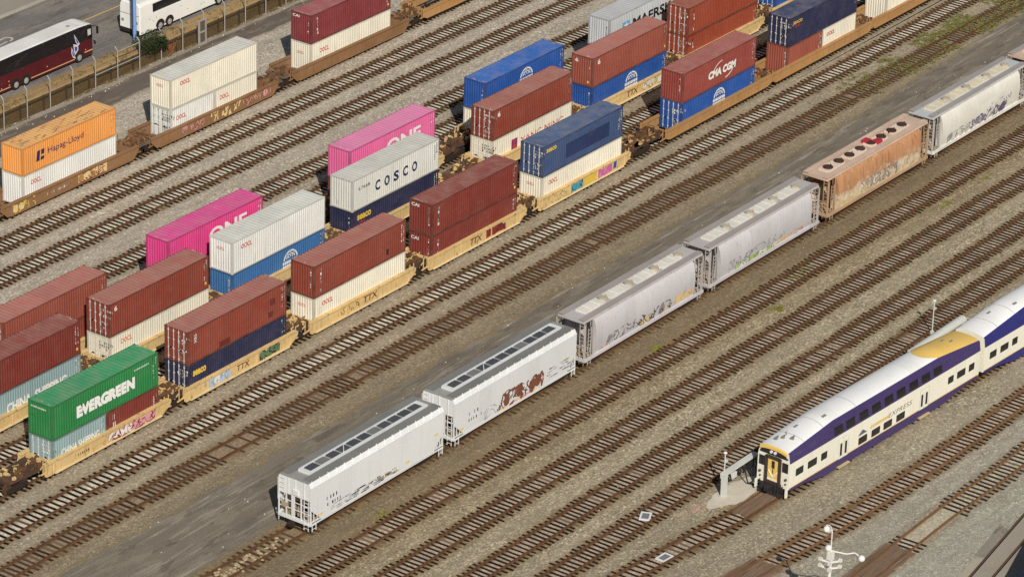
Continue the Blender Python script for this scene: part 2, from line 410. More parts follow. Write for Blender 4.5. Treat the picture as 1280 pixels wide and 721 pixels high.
TIE_NEW = tie_mat('sleeper_weathered', (70, 58, 46), (130, 114, 94))
def spline(pts, x):
    if x <= pts[0][0]:
        (a, b), (c, d) = pts[0], pts[1]; return b+(d-b)/(c-a)*(x-a)
    for (xa, ya), (xb, yb) in zip(pts, pts[1:]):
        if x <= xb:
            t = (x-xa)/(xb-xa); return ya+(yb-ya)*t
    (a, b), (c, d) = pts[-2], pts[-1]; return d+(d-b)/(c-a)*(x-c)
TIE_ME = {}
def tie_mesh(L, W=.235):
    k = (L, W)
    if k not in TIE_ME:
        me = MB().box(-W/2, W/2, -L/2, L/2, -.10, .045).mesh('sleeper', [])
        TIE_ME[k] = me
    return TIE_ME[k]
def track(label, pts, style, x0=-45, x1=200, spacing=.57, skip=(), railmat=RAIL, gaps=()):
    rnd = random.Random(label)
    root = thing('railway_track', label, 'railway track', (0, 0, 0), 0, 'railway tracks of the yard')
    ph = rnd.uniform(0, 9); wob = lambda x: .045*math.sin(x*.19+ph)+.03*math.sin(x*.47+2*ph)
    step = 2.0; N = int((x1-x0)/step)
    xs = [x0+step*i for i in range(N+1)]
    # ballast strip with UV = (along, across)
    V = []; F = []; U = []; offs = (-1.95, -1.0, 0, 1.0, 1.95)
    for x in xs:
        y = spline(pts, x)
        for o in offs: V.append((x, y+o, .005)); U.append((x, o))
    for i in range(N):
        for j in range(4): F.append((5*i+j, 5*i+j+5, 5*i+j+6, 5*i+j+1))
    me = bpy.data.meshes.new('ballast_bed'); me.from_pydata(V, [], F); me.materials.append(BED[style])
    uv = me.uv_layers.new(name='UVMap')
    for l in me.loops: uv.data[l.index].uv = U[l.vertex_index]
    me.update(); link('ballast_bed', me, root)
    prof = [(-.075, .045), (.075, .045), (.075, .07), (.015, .09), (.015, .16), (.036, .175), (.036, .215), (-.036, .215), (-.036, .175), (-.015, .16), (-.015, .09), (-.075, .07)]
    for s in (-1, 1):
        m = MB(); m.loft([[(x, spline(pts, x)+wob(x)+s*.755+a, b) for a, b in prof] for x in xs], closed=True, cap=True)
        m.build('rail', railmat, root, fix=True)
    ties = []
    x = x0
    while x < x1:
        x += spacing*rnd.uniform(.92, 1.08)
        if any(a < x < b for a, b in skip): continue
        if rnd.random() < (.015 if style in ('dirty', 'mud') else 0): continue
        y = spline(pts, x)+wob(x)
        if any(in_frame((x, y+o, 0), 60) for o in (-1.4, 1.4)): ties.append((project((x, y, 0))[2], x, y))
    ties.sort()
    shown = [t for t in ties if in_frame((t[1], t[2], 0), 0)][:100]; ss = set(shown)
    rest = MB(); tm = tie_mesh(2.6, .205 if style == 'grey' else .235)
    for d, x, y in ties:
        rz = rnd.gauss(0, .028); dy = rnd.gauss(0, .08); dz = rnd.uniform(-.02, .012)
        if (d, x, y) in ss:
            link('sleeper', tm, root, TIE_NEW if rnd.random() < (.10 if style != 'pale' else .05) else TIE[style], (x, y+dy, dz-(.06 if rnd.random() < (.04 if style in ('dirty', 'mud') else 0) else 0)), (0, 0, rz))
        else:
            c, s_ = math.cos(rz), math.sin(rz)
            vs = [(x+a*c-b*s_, y+dy+a*s_+b*c, z+dz) for a, b, z in [v.co for v in tm.vertices]]
            rest.add(vs, [tuple(p.vertices) for p in tm.polygons])
    if rest.f: kind(rest.build('sleeper', TIE[style], root), 'stuff')
    return root
T_BACK = [(-40, 34.85), (60, 34.85), (90, 35.3), (200, 35.9)]
T_B = [(-40, 30.2), (30, 30.3), (85, 30.75), (200, 31.2)]
T_C = [(-40, 25.7), (30, 25.75), (90, 26.2), (200, 26.6)]
T_D = [(-40, 20.0), (40, 20.1), (100, 20.7), (200, 21.4)]
T_E = [(-40, 16.2), (40, 16.2), (100, 16.6), (200, 17.2)]
T_P = [(-40, 12.3), (40, 12.3), (70, 12.5), (92, 12.85), (200, 14)]
T_M = [(-40, 7.95), (12, 8.0), (40, 8.15), (70, 8.4), (90, 8.55), (110, 9.0), (200, 10.5)]
T_4 = [(-40, 3.95), (40, 4.0), (85, 4.2), (200, 5.0)]
T_F = [(-40, 0), (70, 0), (90, .05), (110, .0), (200, .3)]
T_7 = [(-40, -4.75), (0, -4.5), (60, -4.1), (120, -3.75), (200, -3.3)]
T_8 = [(-40, -9.0), (0, -8.7), (60, -8.35), (120, -8.1), (200, -7.8)]
T_9 = [(-40, -21.1), (0, -21.05), (200, -20.9)]
T_10 = [(-40, -26.2), (20, -25.97), (90, -25.7), (200, -25.2)]
T_11 = [(-40, -30.95), (15, -30.75), (90, -30.5), (200, -30.2)]
T_12 = [(-40, -35.9), (10, -35.65), (80, -35.45), (200, -34.8)]
T_13 = [(-40, -40.7), (15, -40.05), (30, -39.95), (70, -39.45), (200, -38.0)]
T_14 = [(-40, -41.2), (0, -43.2), (16, -44.35), (27, -45.35), (32.1, -45.52), (58.5, -46.85), (85, -48.2), (200, -53)]
T_15 = [(-40, -47.5), (0, -49.4), (20, -51.0), (32, -52.1), (45, -52.55), (60, -52.55), (120, -52.3)]
T_16 = [(-40, -60), (34, -57.6), (45, -57.5), (52, -57.35), (120, -56)]
track('empty track nearest the row of orange and white containers by the fence', T_B, 'pale')
track('empty track second from the fence-side train, wide pale gravel on its near side', T_C, 'pale')
track('track running just behind the pink containers', T_D, 'pale', spacing=.56)
track('hidden track right behind the row of pink containers', T_E, 'pale')
track('track under the fence-side train with orange and maroon containers', T_BACK, 'pale')
track('track under the row with the pink and grey containers', T_P, 'pale')
track('track under the middle container row between the pink and green rows', T_M, 'pale')
track('partly hidden empty track between the middle and front container rows', T_4, 'pale')
track('track under the front container row with the green container', T_F, 'pale')
track('clean empty track with pale ballast beside the front container row', T_7, 'pale', spacing=.62)
track('dirty weed-grown track along the edge of the grey service road', T_8, 'dirty', spacing=.56)
track('muddy track under the line of white and rusty hopper wagons', T_9, 'mud', spacing=.62)
track('rusty empty track next to the hopper wagons, bordered by bare earth', T_10, 'grey', spacing=.53)
track('rusty empty track second from the hopper wagons, gravel on both sides', T_11, 'grey', spacing=.53)
track('rusty empty track midway between hopper wagons and passenger train', T_12, 'grey', spacing=.53)
track('rusty track with a white panel lying on it, beside the passenger train', T_13, 'grey', spacing=.53)
track('track under the white and purple passenger train with wooden planks at its end', T_14, 'grey', spacing=.62, skip=((27.9, 32.0),))
track('brown railed track in front of the passenger train with board crossing at its near end', T_15, 'grey', spacing=.57, skip=((10, 22.6),), railmat=RAIL2)
track('half buried track nearest the paved corner with a board crossing', T_16, 'buried', spacing=.6, skip=((10, 31.2), (33.0, 38.6)), railmat=RAIL2)

# ------------------------------------------------------------------ containers
RED = (132, 61, 47)
COLS = {'brown': RED, 'brown_dark': (120, 49, 41), 'brown_light': (146, 76, 61), 'brown_red': (142, 62, 40), 'maroon': (122, 48, 52), 'red': (140, 64, 56), 'white': (224, 217, 198), 'white_cool': (222, 221, 214), 'grey_white': (208, 207, 198),
        'green': (38, 122, 66), 'teal_grey': (140, 163, 165), 'navy': (36, 39, 70), 'slate_blue': (58, 78, 116), 'blue': (30, 78, 152), 'mid_blue': (56, 106, 160), 'orange': (226, 152, 78), 'pink_dark': (212, 64, 130), 'pink': (222, 104, 154), 'silver': (186, 189, 190)}
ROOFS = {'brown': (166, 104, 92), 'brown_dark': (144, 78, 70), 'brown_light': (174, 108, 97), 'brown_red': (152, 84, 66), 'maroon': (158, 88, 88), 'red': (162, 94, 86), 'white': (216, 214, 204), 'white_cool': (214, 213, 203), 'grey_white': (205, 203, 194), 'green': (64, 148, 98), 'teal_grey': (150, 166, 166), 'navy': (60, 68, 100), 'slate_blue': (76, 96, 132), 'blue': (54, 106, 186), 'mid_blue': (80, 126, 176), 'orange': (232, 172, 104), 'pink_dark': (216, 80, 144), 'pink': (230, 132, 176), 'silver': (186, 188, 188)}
def cmat(c, roof=False):
    r = {'orange': .16, 'grey_white': .20, 'white': .09}.get(c, .06)
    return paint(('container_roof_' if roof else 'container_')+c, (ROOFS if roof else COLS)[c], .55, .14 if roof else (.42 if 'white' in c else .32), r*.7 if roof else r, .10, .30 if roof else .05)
def fmat(c):
    if c not in ('white', 'white_cool', 'grey_white', 'orange', 'silver', 'green'): return paint('container_frame_'+c, tuple(int(v*.82) for v in COLS[c]), .65, .5, .16, .1, .15, (110, 78, 62))
    return paint('container_frame_'+c, tuple(int(v*.9) for v in COLS[c]), .6, .55, {'grey_white': .34, 'orange': .30, 'white': .24, 'green': .30}.get(c, .14), .1, .1, (128, 92, 60))
WHITE = flat('lettering_white', (236, 234, 226), .6, var=.06); REDT = flat('lettering_red', (205, 50, 42), .6); NAVYT = flat('lettering_navy', (40, 46, 92), .6)
YEL = flat('lettering_yellow', (236, 190, 70), .6); BLACKT = flat('lettering_black', (40, 40, 42), .6); SKYB = flat('lettering_sky_blue', (90, 170, 215), .6); STEEL = flat('galvanised_steel', (188, 188, 184), .45, .3)
BARW = flat('locking_bar_pale', (206, 204, 200), .5); DARKM = flat('dark_steel', (44, 38, 34), .7); STICK = flat('sticker_yellow', (240, 196, 90), .6); BROWNT = flat('lettering_brown', (110, 60, 34), .7)
CW = 2.438
SCUFF = flat('worn_paint_pale', (206, 196, 184), .8, var=.2)
_C = {}
def corr(L, H, pitch=.278, d=.04, axis='x'):
    """corrugated sheet in XZ plane, recessed behind y=0 by d (towards +y)"""
    m = MB(); nW = max(3, round(L/pitch)); p = L/nW; pts = []
    for i in range(nW):
        x = i*p; pts += [(x, 0), (x+p*.26, 0), (x+p*.5, d), (x+p*.76, d)]
    pts.append((L, 0))
    for (xa, ya), (xb, yb) in zip(pts, pts[1:]): m.face([(xa, ya, 0), (xb, yb, 0), (xb, yb, H), (xa, ya, H)])
    return m
def cmeshes(L, H):
    k = (L, H)
    if k in _C: return _C[k]
    hw = CW/2; d = {}
    # frame: posts, rails and corner castings
    m = MB()
    for x in (0, L-.16):
        for y in (-hw, hw-.16): m.box(x, x+.16, y, y+.16, .0, H-.0)
    for z0, z1 in ((0.02, .15), (H-.10, H-.012)):
        for y in (-hw+.002, hw-.092): m.box(.16, L-.16, y, y+.09, z0, z1)
        for x in (.003, L-.123): m.box(x, x+.12, -hw+.16, hw-.16, z0, z1)
    for x in (-.006, L-.174):
        for y in (-hw-.006, hw-.156):
            for z in (-.004, H-.112): m.box(x, x+.18, y, y+.162, z, z+.12)
    d['frame'] = m.mesh('frame', [])
    s = corr(L-.32, H-.25); s.v = [(x+.16, y-hw+.012, z+.15) for x, y, z in s.v]; d['side'] = s.mesh('side_panel', [])
    s = corr(L-.32, H-.25); s.v = [(L-.16-x, hw-.012-y, z+.15) for x, y, z in s.v]; d['side2'] = s.mesh('side_panel', [])
    s = corr(CW-.32, H-.25, .25, .045); s.v = [(y+.02, hw-.16-x, z+.15) for x, y, z in s.v]; d['end'] = s.mesh('end_panel', [])
    s = corr(CW-.32, H-.25, .25, .045); s.v = [(L-.02-y, -hw+.16+x, z+.15) for x, y, z in s.v]; d['end2'] = s.mesh('end_panel', [])
    # roof with shallow transverse corrugations, plain at the ends
    m = MB(); xs = [(.02, 0), (.55, 0)]; nR = int((L-1.1)/.42); p = (L-1.1)/nR
    for i in range(nR): xs += [(.55+p*(i+.3), .0), (.55+p*(i+.5), -.018), (.55+p*(i+.8), -.018), (.55+p*(i+1), 0)]
    xs.append((L-.02, 0))
    for (xa, za), (xb, zb) in zip(xs, xs[1:]):
        m.face([(xa, -hw+.05, H-.002+za), (xb, -hw+.05, H-.002+zb), (xb, hw-.05, H-.002+zb), (xa, hw-.05, H-.002+za)])
    m.box(.17, .5, -hw+.17, hw-.17, H-.004, H+.006)
    d['roof'] = m.mesh('roof_panel', [])
    m = MB(); m.box(.02, .06, -hw+.1, hw-.1, .08, .14); m.box(.05, L-.05, -hw+.1, hw-.1, .06, .09); d['floor'] = m.mesh('floor', [])
    for q, (ya, yb) in enumerate(((-hw+.165, -.008), (.008, hw-.165))):
        m = MB(); hh = H-.27; nz = 4
        m.box(.05, .09, ya, yb, .16, .16+hh)
        for i in range(nz+1):
            z = .17+(hh-.1)*i/nz; m.box(.028, .05, ya+.002, yb-.002, z, z+.08)
        for y in (ya+.01, (ya+yb)/2-.03, yb-.07): m.box(.024, .05, y, y+.06, .162, .158+hh)
        d['door%d' % q] = m.mesh('door', [])
        for b, y in enumerate((ya+.26, yb-.24)):
            m = MB(); m.tube((-.005, y, .10), (-.005, y, H-.06), .028, 6)
            for z in (.3, H*.36, H*.64, H-.3): m.box(-.015, .03, y-.07, y+.07, z, z+.07)
            m.bar((-.03, y, H*.40), (-.03, y+(-.42 if b else .42), H*.40), .05)
            d['bar%d%d' % (q, b)] = m.mesh('locking_bar', [])
    _C[k] = d
    return d
def container(x, y, z, L, H, col, label, end='panel', bars=BARW, marks=True, seed=None, rz=0.0):
    d = cmeshes(L, H); m = cmat(col); seed = seed if seed is not None else int(x*7+z*13+y*3)
    r = thing('shipping_container', label, 'shipping container', (x, y, z), rz, 'shipping containers on the well wagons')
    r['H'] = H; r['L'] = L
    link('frame', d['frame'], r, fmat(col)); link('side_panel', d['side'], r, m); link('side_panel', d['side2'], r, m); link('end_panel', d['end2'], r, m)
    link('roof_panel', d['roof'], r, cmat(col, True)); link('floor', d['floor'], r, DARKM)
    if end == 'panel': link('end_panel', d['end'], r, m)
    else:
        for q in (0, 1):
            dr = link('door', d['door%d' % q], r, m)
            for b in (0, 1): link('locking_bar', d['bar%d%d' % (q, b)], dr, bars)
    if col not in ('white', 'white_cool', 'silver') :
        r2 = random.Random(seed+5); m_ = MB()
        for q in range(9):
            e = 0 if r2.random() < .5 else 1; x_ = (r2.uniform(.02, .30) if e == 0 else L-r2.uniform(.02, .30)); y_ = r2.uniform(-1.15, .8); a_, b_ = r2.uniform(.02, .06), r2.uniform(.05, .42); z_ = H+.010+q*.0006
            m_.face([(x_, y_, z_), (x_+a_, y_+.02, z_), (x_+a_, y_+b_, z_), (x_-.01, y_+b_*.9, z_)])
        m_.build('scuff', SCUFF, r)
    if marks:
        mc = BLACKT if col in ('white', 'white_cool', 'grey_white', 'silver') else WHITE
        hw = CW/2
        if col not in ('white', 'white_cool'):
            on_side(r, codes_mesh(seed, 9, .15, True, 2), mc, L-.62, H-.28, -hw-.004, 'marking')
        rnd = random.Random(seed)
        if end == 'panel' and col not in ('white', 'white_cool', 'orange', 'pink', 'pink_dark', 'green', 'grey_white'):
            on_end(r, codes_mesh(seed+1, 8, .16, True, 1), mc, -hw+.42, H-.3, -.004, 'marking')
        if end == 'door':
            on_end(r, codes_mesh(seed+2, 7, .17, False, 3), mc, -.15, H-.45, -.045, 'marking')
            on_end(r, codes_mesh(seed+3, 5, .14, False, 5), mc, -.25, H*.45, -.045, 'marking')
        if col.startswith('brown') or col == 'maroon':
            s = MB(); s.face([(0, 0, 0), (.2, 0, 0), (.2, .24, 0), (0, .24, 0)])
            me = _T.setdefault('sticker', s.mesh('sticker', []))
            if rnd.random() < .6: on_side(r, me, STICK, L-.5, .45, -hw-.004, 'sticker')
            if end == 'panel' and rnd.random() < .7: on_end(r, me, STICK, -hw+.62, .35, -.004, 'sticker')
    return r
def stext(r, s, x, z, w, h, mat, bold=.02, shear=0, space=1.0): return on_side(r, text_mesh(s, w, h, bold, shear, space), mat, x, z, -CW/2-.006)
def etext(r, s, y, z, w, h, mat, bold=.02): return on_end(r, text_mesh(s, w, h, bold), mat, y, z, -.006)
def vcode(r, x, ztop, seed=1): on_side(r, codes_mesh(900+seed, 6, .27, True, 1), WHITE, x, ztop, -CW/2-.006, 'marking')
def ooc(r, end=True, x=1.25, z=None, mat=REDT, s=1.0):
    z = z if z is not None else r['H']-.95
    stext(r, 'OOCL', x, z, 1.35*s, .42*s, mat, .015)
    if end: etext(r, 'OOCL', .45, z+.02, .8, .24, mat, .0)
def dome(r, x, z, s=1.0):
    rings = [(0, 0, .98, 1.16, 8, 172, .95), (0, .1, .62, .76, 14, 166, .85)]
    m = arc_mesh(rings)
    for a in (50, 90, 130):
        t = math.radians(a); c, sn = math.cos(t), math.sin(t); w_ = .05
        m.face([(c*.35+sn*w_, sn*.35-c*w_, 0), (c*1.05+sn*w_, sn*1.05-c*w_, 0), (c*1.05-sn*w_, sn*1.05+c*w_, 0), (c*.35-sn*w_, sn*.35+c*w_, 0)])
    rnd = random.Random(4)
    for row, zz in enumerate((-.32, -.78)):
        xx = -1.25
        while xx < 1.15:
            ww = rnd.uniform(.2, .3); m.face([(xx, zz, .001), (xx+ww, zz, .001), (xx+ww, zz+.34, .001), (xx, zz+.34, .001)]); xx += ww+.07
    m.v = [(a*s, b*s, c) for a, b, c in m.v]
    on_side(r, m.mesh('logo', []), WHITE, x, z, -CW/2-.006, 'logo')
def vword(r, s, x, ztop, h=.27, mat=WHITE):
    me = text_mesh(s, .27*len(s)*1.0, .26, .02)
    o = link('lettering', me, r, mat, (x, -CW/2-.006, ztop), (PI/2, PI/2, 0)); return o
L40, L20, HC, H8 = 12.192, 6.058, 2.896, 2.591
Z0 = .36
def top(lowH): return Z0+lowH+.015

# front row
r = container(0, 0, Z0, L20, H8, 'teal_grey', 'short grey-blue container under the left half of the green container', 'door'); stext(r, 'CHINA SHIPPING', .95, .95, 4.3, .62, WHITE, .02)
r = container(6.13, 0, Z0, L20, H8, 'brown_dark', 'short dark brown container under the right half of the green container')
on_side(r, codes_mesh(77, 3, .5, True), WHITE, .7, 2.2, -CW/2-.006, 'marking')
r = container(0, 0, top(H8), L40, HC, 'green', 'bright green container with large white lettering on top of the front row'); stext(r, 'EVERGREEN', 2.75, .86, 6.7, 1.02, WHITE, .075)
etext(r, 'EVERGREEN', .9, 2.38, 1.5, .14, WHITE, .02); stext(r, 'EVERGREEN', 9.4, 2.3, 1.7, .13, WHITE, .02)
r = container(15.79, 0, Z0, L40, HC, 'navy', 'dark navy container under a brown one in the front row, next to the green container', 'door'); stext(r, 'seaco', .55, 1.75, 1.6, .5, YEL, .05)
o = arc_mesh([(0, 0, 0, .16, 0, 360, 1)]); on_side(r, o.mesh('sticker', []), WHITE, 10.6, .95, -CW/2-.006, 'sticker')
r = container(15.79, 0, top(HC), L40, HC, 'brown', 'brown container with locking-bar doors on top of the navy one beside the green container', 'door'); vword(r, 'TEX', .75, 2.5)
PATCH = paint('repair_patch_brown', (104, 44, 36), .6, .2, 0)
def patch(r, x, z, w_, h_, mat=PATCH):
    s = MB(); s.face([(0, 0, 0), (w_, 0, 0), (w_, h_, 0), (0, h_, 0)]); on_side(r, s.mesh('patch', []), mat, x, z, -CW/2-.005, 'patch')
patch(r, 3.8, .16, 1.3, .5); patch(r, 10.2, 1.5, .55, .55); patch(r, 9.9, .5, .6, .45)
r = container(31.54, 0, Z0, L40, HC, 'white', 'white container with red lettering under a plain brown one, third stack of the front row'); ooc(r, x=1.1)
r = container(31.54, 0, top(HC), L40, HC, 'brown', 'plain brown container on top of a white one, third stack of the front row'); vcode(r, .8, 2.5, .8*100)
patch(r, 9.6, .55, .3, .5, DARKM)
r = container(47.42, 0, Z0, L40, HC, 'brown_dark', 'lower dark brown container of the all-brown stack in the front row'); vcode(r, .75, 2.4, .75*100); etext(r, 'CAI', 1.0, 2.2, .8, .3, WHITE)
r = container(47.42, 0, top(HC), L40, HC, 'brown_dark', 'upper dark brown container of the all-brown stack in the front row'); vcode(r, .75, 2.5, .75*100); etext(r, 'CAI', 1.0, 2.35, .8, .3, WHITE)
r = container(63.34, 0, Z0, L40, HC, 'white', 'white container with red lettering under the slate blue one'); ooc(r, x=.95)
r = container(63.34, 0, top(HC), L40, HC, 'slate_blue', 'faded slate blue container with a darker repainted rectangle on its side', 'door'); stext(r, 'seaco', .5, 2.2, 1.5, .36, YEL, .03)
patch(r, 3.5, .75, 6.6, 1.35, paint('repaint_dark_blue', (40, 54, 92), .6, .25, 0))
r = container(85.27, 0.05, Z0, L40, HC, 'blue', 'bright blue container with white dome logo under a dark red container, front row', 'door'); dome(r, 6.2, 1.62, .82)
r = container(85.27, 0.05, top(HC), L40, HC, 'red', 'dark red container with white lettering and swoosh on top of the blue one'); stext(r, 'CMA CGM', 4.2, .95, 4.6, .78, WHITE, .06, .1)
o = arc_mesh([(0, 0, 1.5, 1.62, 95, 160, .62), (.2, .0, 1.5, 1.64, -80, -15, .62)]); on_side(r, o.mesh('logo', []), WHITE, 6.6, 1.35, -CW/2-.006, 'logo')
r = container(103.2, 0, Z0, L20, HC, 'brown_light', 'short faded brown container under the near half of the dark navy container')
r = container(109.3, 0, Z0, L20, HC, 'white', 'short white container under the far half of the dark navy container'); ooc(r, False, x=.8)
r = container(103.2, 0, top(HC), L40, HC, 'navy', 'dark navy container with small yellow mark spanning a brown and a white half-length container', 'door'); stext(r, 'SEACO', .6, 2.1, 1.6, .32, YEL, .03); stext(r, 'GLOBAL', .9, 1.75, 1.0, .2, REDT, .02)
r = container(121.3, .1, Z0, L40, HC, 'white', 'white container at the far right end of the front row, cut by the top edge')
# middle row
def my(x): return spline(T_M, x)
r = container(-.1, my(6), Z0, L40, HC, 'teal_grey', 'grey-blue container with large white lettering behind the green container'); stext(r, 'CHINA  SHIPPING', 3.6, .95, 6.9, .85, WHITE, .04)
r = container(-.1, my(6), top(HC), L40, HC, 'brown_dark', 'dark brown container on the grey-blue one behind the green container')
r = container(15.6, my(21), Z0, L40, HC, 'white', 'white container with orange-red lettering under a brown one, middle row left', 'door'); ooc(r, False, x=1.3, mat=flat('lettering_orange', (225, 110, 70), .6))
r = container(15.6, my(21), top(HC), L40, HC, 'brown', 'brown container with white locking bars in the middle row, next to the dark pink one', 'door'); stext(r, '6', .6, 2.15, .35, .45, WHITE, .02)
r = container(30.9, my(37), Z0, L40, HC, 'mid_blue', 'medium blue container with white dome logo under a white container'); dome(r, 7.6, 1.62, .82)
r = container(30.9, my(37), top(HC), L40, HC, 'white_cool', 'white container with red lettering on top of the medium blue one'); ooc(r, x=1.15, z=1.95)
r = container(47.0, my(53), Z0, L40, HC, 'navy', 'navy container with small yellow lettering under the rust-streaked white container'); stext(r, 'seaco', .7, 1.9, 1.9, .5, YEL, .04); stext(r, 'seaco', .9, 1.6, .9, .14, REDT, .02)
r = container(47.0, my(53), top(HC), L40, HC, 'grey_white', 'dirty white rust-streaked container with spaced navy letters'); 
for i, ch in enumerate('COSCO'): stext(r, ch, 3.15+i*1.3, .95, .72, .95, NAVYT, .035)
stext(r, 'L7668', .9, 1.8, 1.5, .28, BLACKT, .0)
r = container(67.1, my(73)-.2, Z0, L40, HC, 'white', 'white container with large red lettering and purple emblem under a brown one', 'door'); stext(r, 'YANG MING', 4.3, 1.2, 6.6, .72, flat('lettering_faded_red', (214, 92, 84), .6), .0)
o = MB(); o.face([(0, 0, 0), (.9, 0, 0), (.9, .95, 0), (0, .95, 0)]); on_side(r, o.mesh('logo', []), flat('emblem_purple', (120, 60, 110), .6), 2.9, 1.15, -CW/2-.006, 'logo')
o = MB(); o.face([(.1, .1, 0), (.8, .1, 0), (.45, .5, 0)]); o.face([(.1, .85, 0), (.45, .5, 0), (.8, .85, 0)]); on_side(r, o.mesh('logo', []), REDT, 2.9, 1.15, -CW/2-.008, 'logo')
r = container(67.1, my(73)-.2, top(HC), L40, HC, 'brown', 'brown container with a white 6 and locking-bar doors, on the white one with red lettering', 'door'); stext(r, '6', .7, 2.1, .4, .5, WHITE, .03)
r = container(83.0, my(89), Z0, L40, HC, 'blue', 'bright blue container with white dome logo in the middle row, under a red-brown one'); dome(r, 6.4, 1.66, .85)
r = container(83.0, my(89), top(HC), L40, HC, 'brown_light', 'red-brown container on the bright blue one in the middle row'); stext(r, '6', .75, 2.1, .4, .5, WHITE, .03); etext(r, '6', .8, 2.2, .35, .35, WHITE)
r = container(99.2, my(105), Z0, L40, HC, 'brown_red', 'lower orange-brown container of the pair with doors at the far end of the middle row', 'door'); vcode(r, .9, 2.5, .9*100)
r = container(99.2, my(105), top(HC), L40, HC, 'brown_red', 'upper orange-brown container of the pair with doors at the far end of the middle row', 'door'); vcode(r, .9, 2.5, .9*100)
r = container(115.3, my(121), Z0, L40, HC, 'blue', 'bright blue container with doors at the top edge, farthest in the middle row', 'door')
# pink row
def py(x): return spline(T_P, x)
r = container(7.9, py(14), Z0, L40, HC, 'brown', 'hidden brown container under the faded red one at the left edge')
r = container(7.9, py(14), top(HC), L40, HC, 'brown_light', 'faded red container at the left edge, rearmost of the brown ones there')
r = container(27.7, py(33), Z0, L40, HC, 'brown', 'mostly hidden brown container under the dark pink one')
r = container(27.7, py(33), top(HC), L40, HC, 'pink_dark', 'deep pink container with white lettering, the nearer of the two pinks'); stext(r, 'ONE', 5.2, .9, 4.9, 1.3, WHITE, .03)
on_side(r, codes_mesh(5, 9, .14, False, 1), WHITE, 5.3, .72, -CW/2-.006, 'marking')
r = container(51.9, py(58), Z0, L40, HC, 'brown_dark', 'mostly hidden brown container under the pale pink one')
r = container(51.9, py(58), top(HC), L40, HC, 'pink', 'paler faded pink container with white lettering, behind the white one with navy letters'); stext(r, 'ONE', 5.2, .9, 4.9, 1.3, WHITE, .03)
r = container(71.9, py(78), Z0, L40, HC, 'white', 'mostly hidden white container under the glossy blue one')
r = container(71.9, py(78), top(HC), L40, HC, 'blue', 'glossy blue container with dented grey-marked roof behind the brown one, pink row'); dome(r, 6.3, 1.6, .85)
r = container(91.9, py(98), Z0, L40, HC, 'brown', 'mostly hidden brown container under the silver one')
r = container(91.9, py(98), top(HC), L40, HC, 'silver', 'silver grey container with black lettering and pale blue star at the top edge'); stext(r, 'MAERSK', 3.9, .95, 6.6, 1.0, BLACKT, .03)
o = MB(); o.box(0, 1.15, 0, 1.1, -.004, 0); on_side(r, o.mesh('logo', []), SKYB, 2.2, .9, -CW/2-.006, 'logo')
o = MB(); o.face([(.575+(.5 if i % 2 == 0 else .22)*math.sin(PI*i/7), .55+(.5 if i % 2 == 0 else .22)*math.cos(PI*i/7), .001) for i in range(14)][::-1]); on_side(r, o.mesh('logo', []), WHITE, 2.2, .9, -CW/2-.012, 'logo')
# back row
def by(x): return spline(T_BACK, x)
r = container(34.53, by(40), .45, L40, HC, 'white_cool', 'white container with red lettering under the orange one'); ooc(r, False, x=1.0, z=1.85)
r = container(34.53, by(40), .45+HC+.015, L40, H8, 'orange', 'orange rust-scratched container with navy lettering by the fence'); stext(r, 'Hapag-Lloyd', 3.3, .98, 4.6, .74, NAVYT, .0)
o = MB(); o.face([(0, 0, 0), (.45, 0, 0), (.55, .95, 0), (.2, .95, 0)]); o.face([(.55, 0, 0), (1.0, 0, 0), (1.1, .3, 0), (.62, .3, 0)]); o.face([(.66, .5, 0), (1.05, .5, 0), (1.1, .95, 0), (.7, .95, 0)])
on_side(r, o.mesh('logo', []), NAVYT, 1.75, .85, -CW/2-.006, 'logo')
SCR = flat('roof_scrape', (120, 92, 62), .8)
m = MB(); rnd = random.Random(9)
for i in range(46):
    x = rnd.uniform(.2, 11.8); y = rnd.uniform(-1.1, 1.0); l = rnd.uniform(.2, 1.3); a = rnd.gauss(.1, .25); t = rnd.uniform(.02, .07)
    if x+l > 12: continue
    z = H8+.010+i*.0002
    m.face([(x, y, z), (x+l, y+l*math.sin(a), z), (x+l, y+l*math.sin(a)+t, z), (x, y+t, z)])
m.build('scrape', SCR, r)
r = container(54.16, by(60), Z0, L20, HC, 'white_cool', 'short white container with marked doors under a long off-white one by the fence', 'door', bars=flat('locking_bar_grey', (150, 150, 146), .5)); ooc(r, False, x=.75, z=1.7); 
r = container(60.29, by(60), Z0, L20, HC, 'white', 'short white container under the right half of the long white one by the fence'); ooc(r, False, x=.7, z=1.75)
r = container(54.16, by(60), top(HC), L40, HC, 'white', 'long off-white container spanning two short white ones by the fence'); ooc(r, x=1.35, z=2.0)
r = container(74.7, by(80), Z0, L40, HC, 'white', 'white container with faint red lettering under the maroon one'); ooc(r, x=1.3, z=1.7)
r = container(74.7, by(80), top(HC), L40, HC, 'maroon', 'maroon container at the top edge by the fence'); vcode(r, .85, 2.5, .85*100); etext(r, 'CAI', 1.0, 2.4, .8, .28, WHITE)

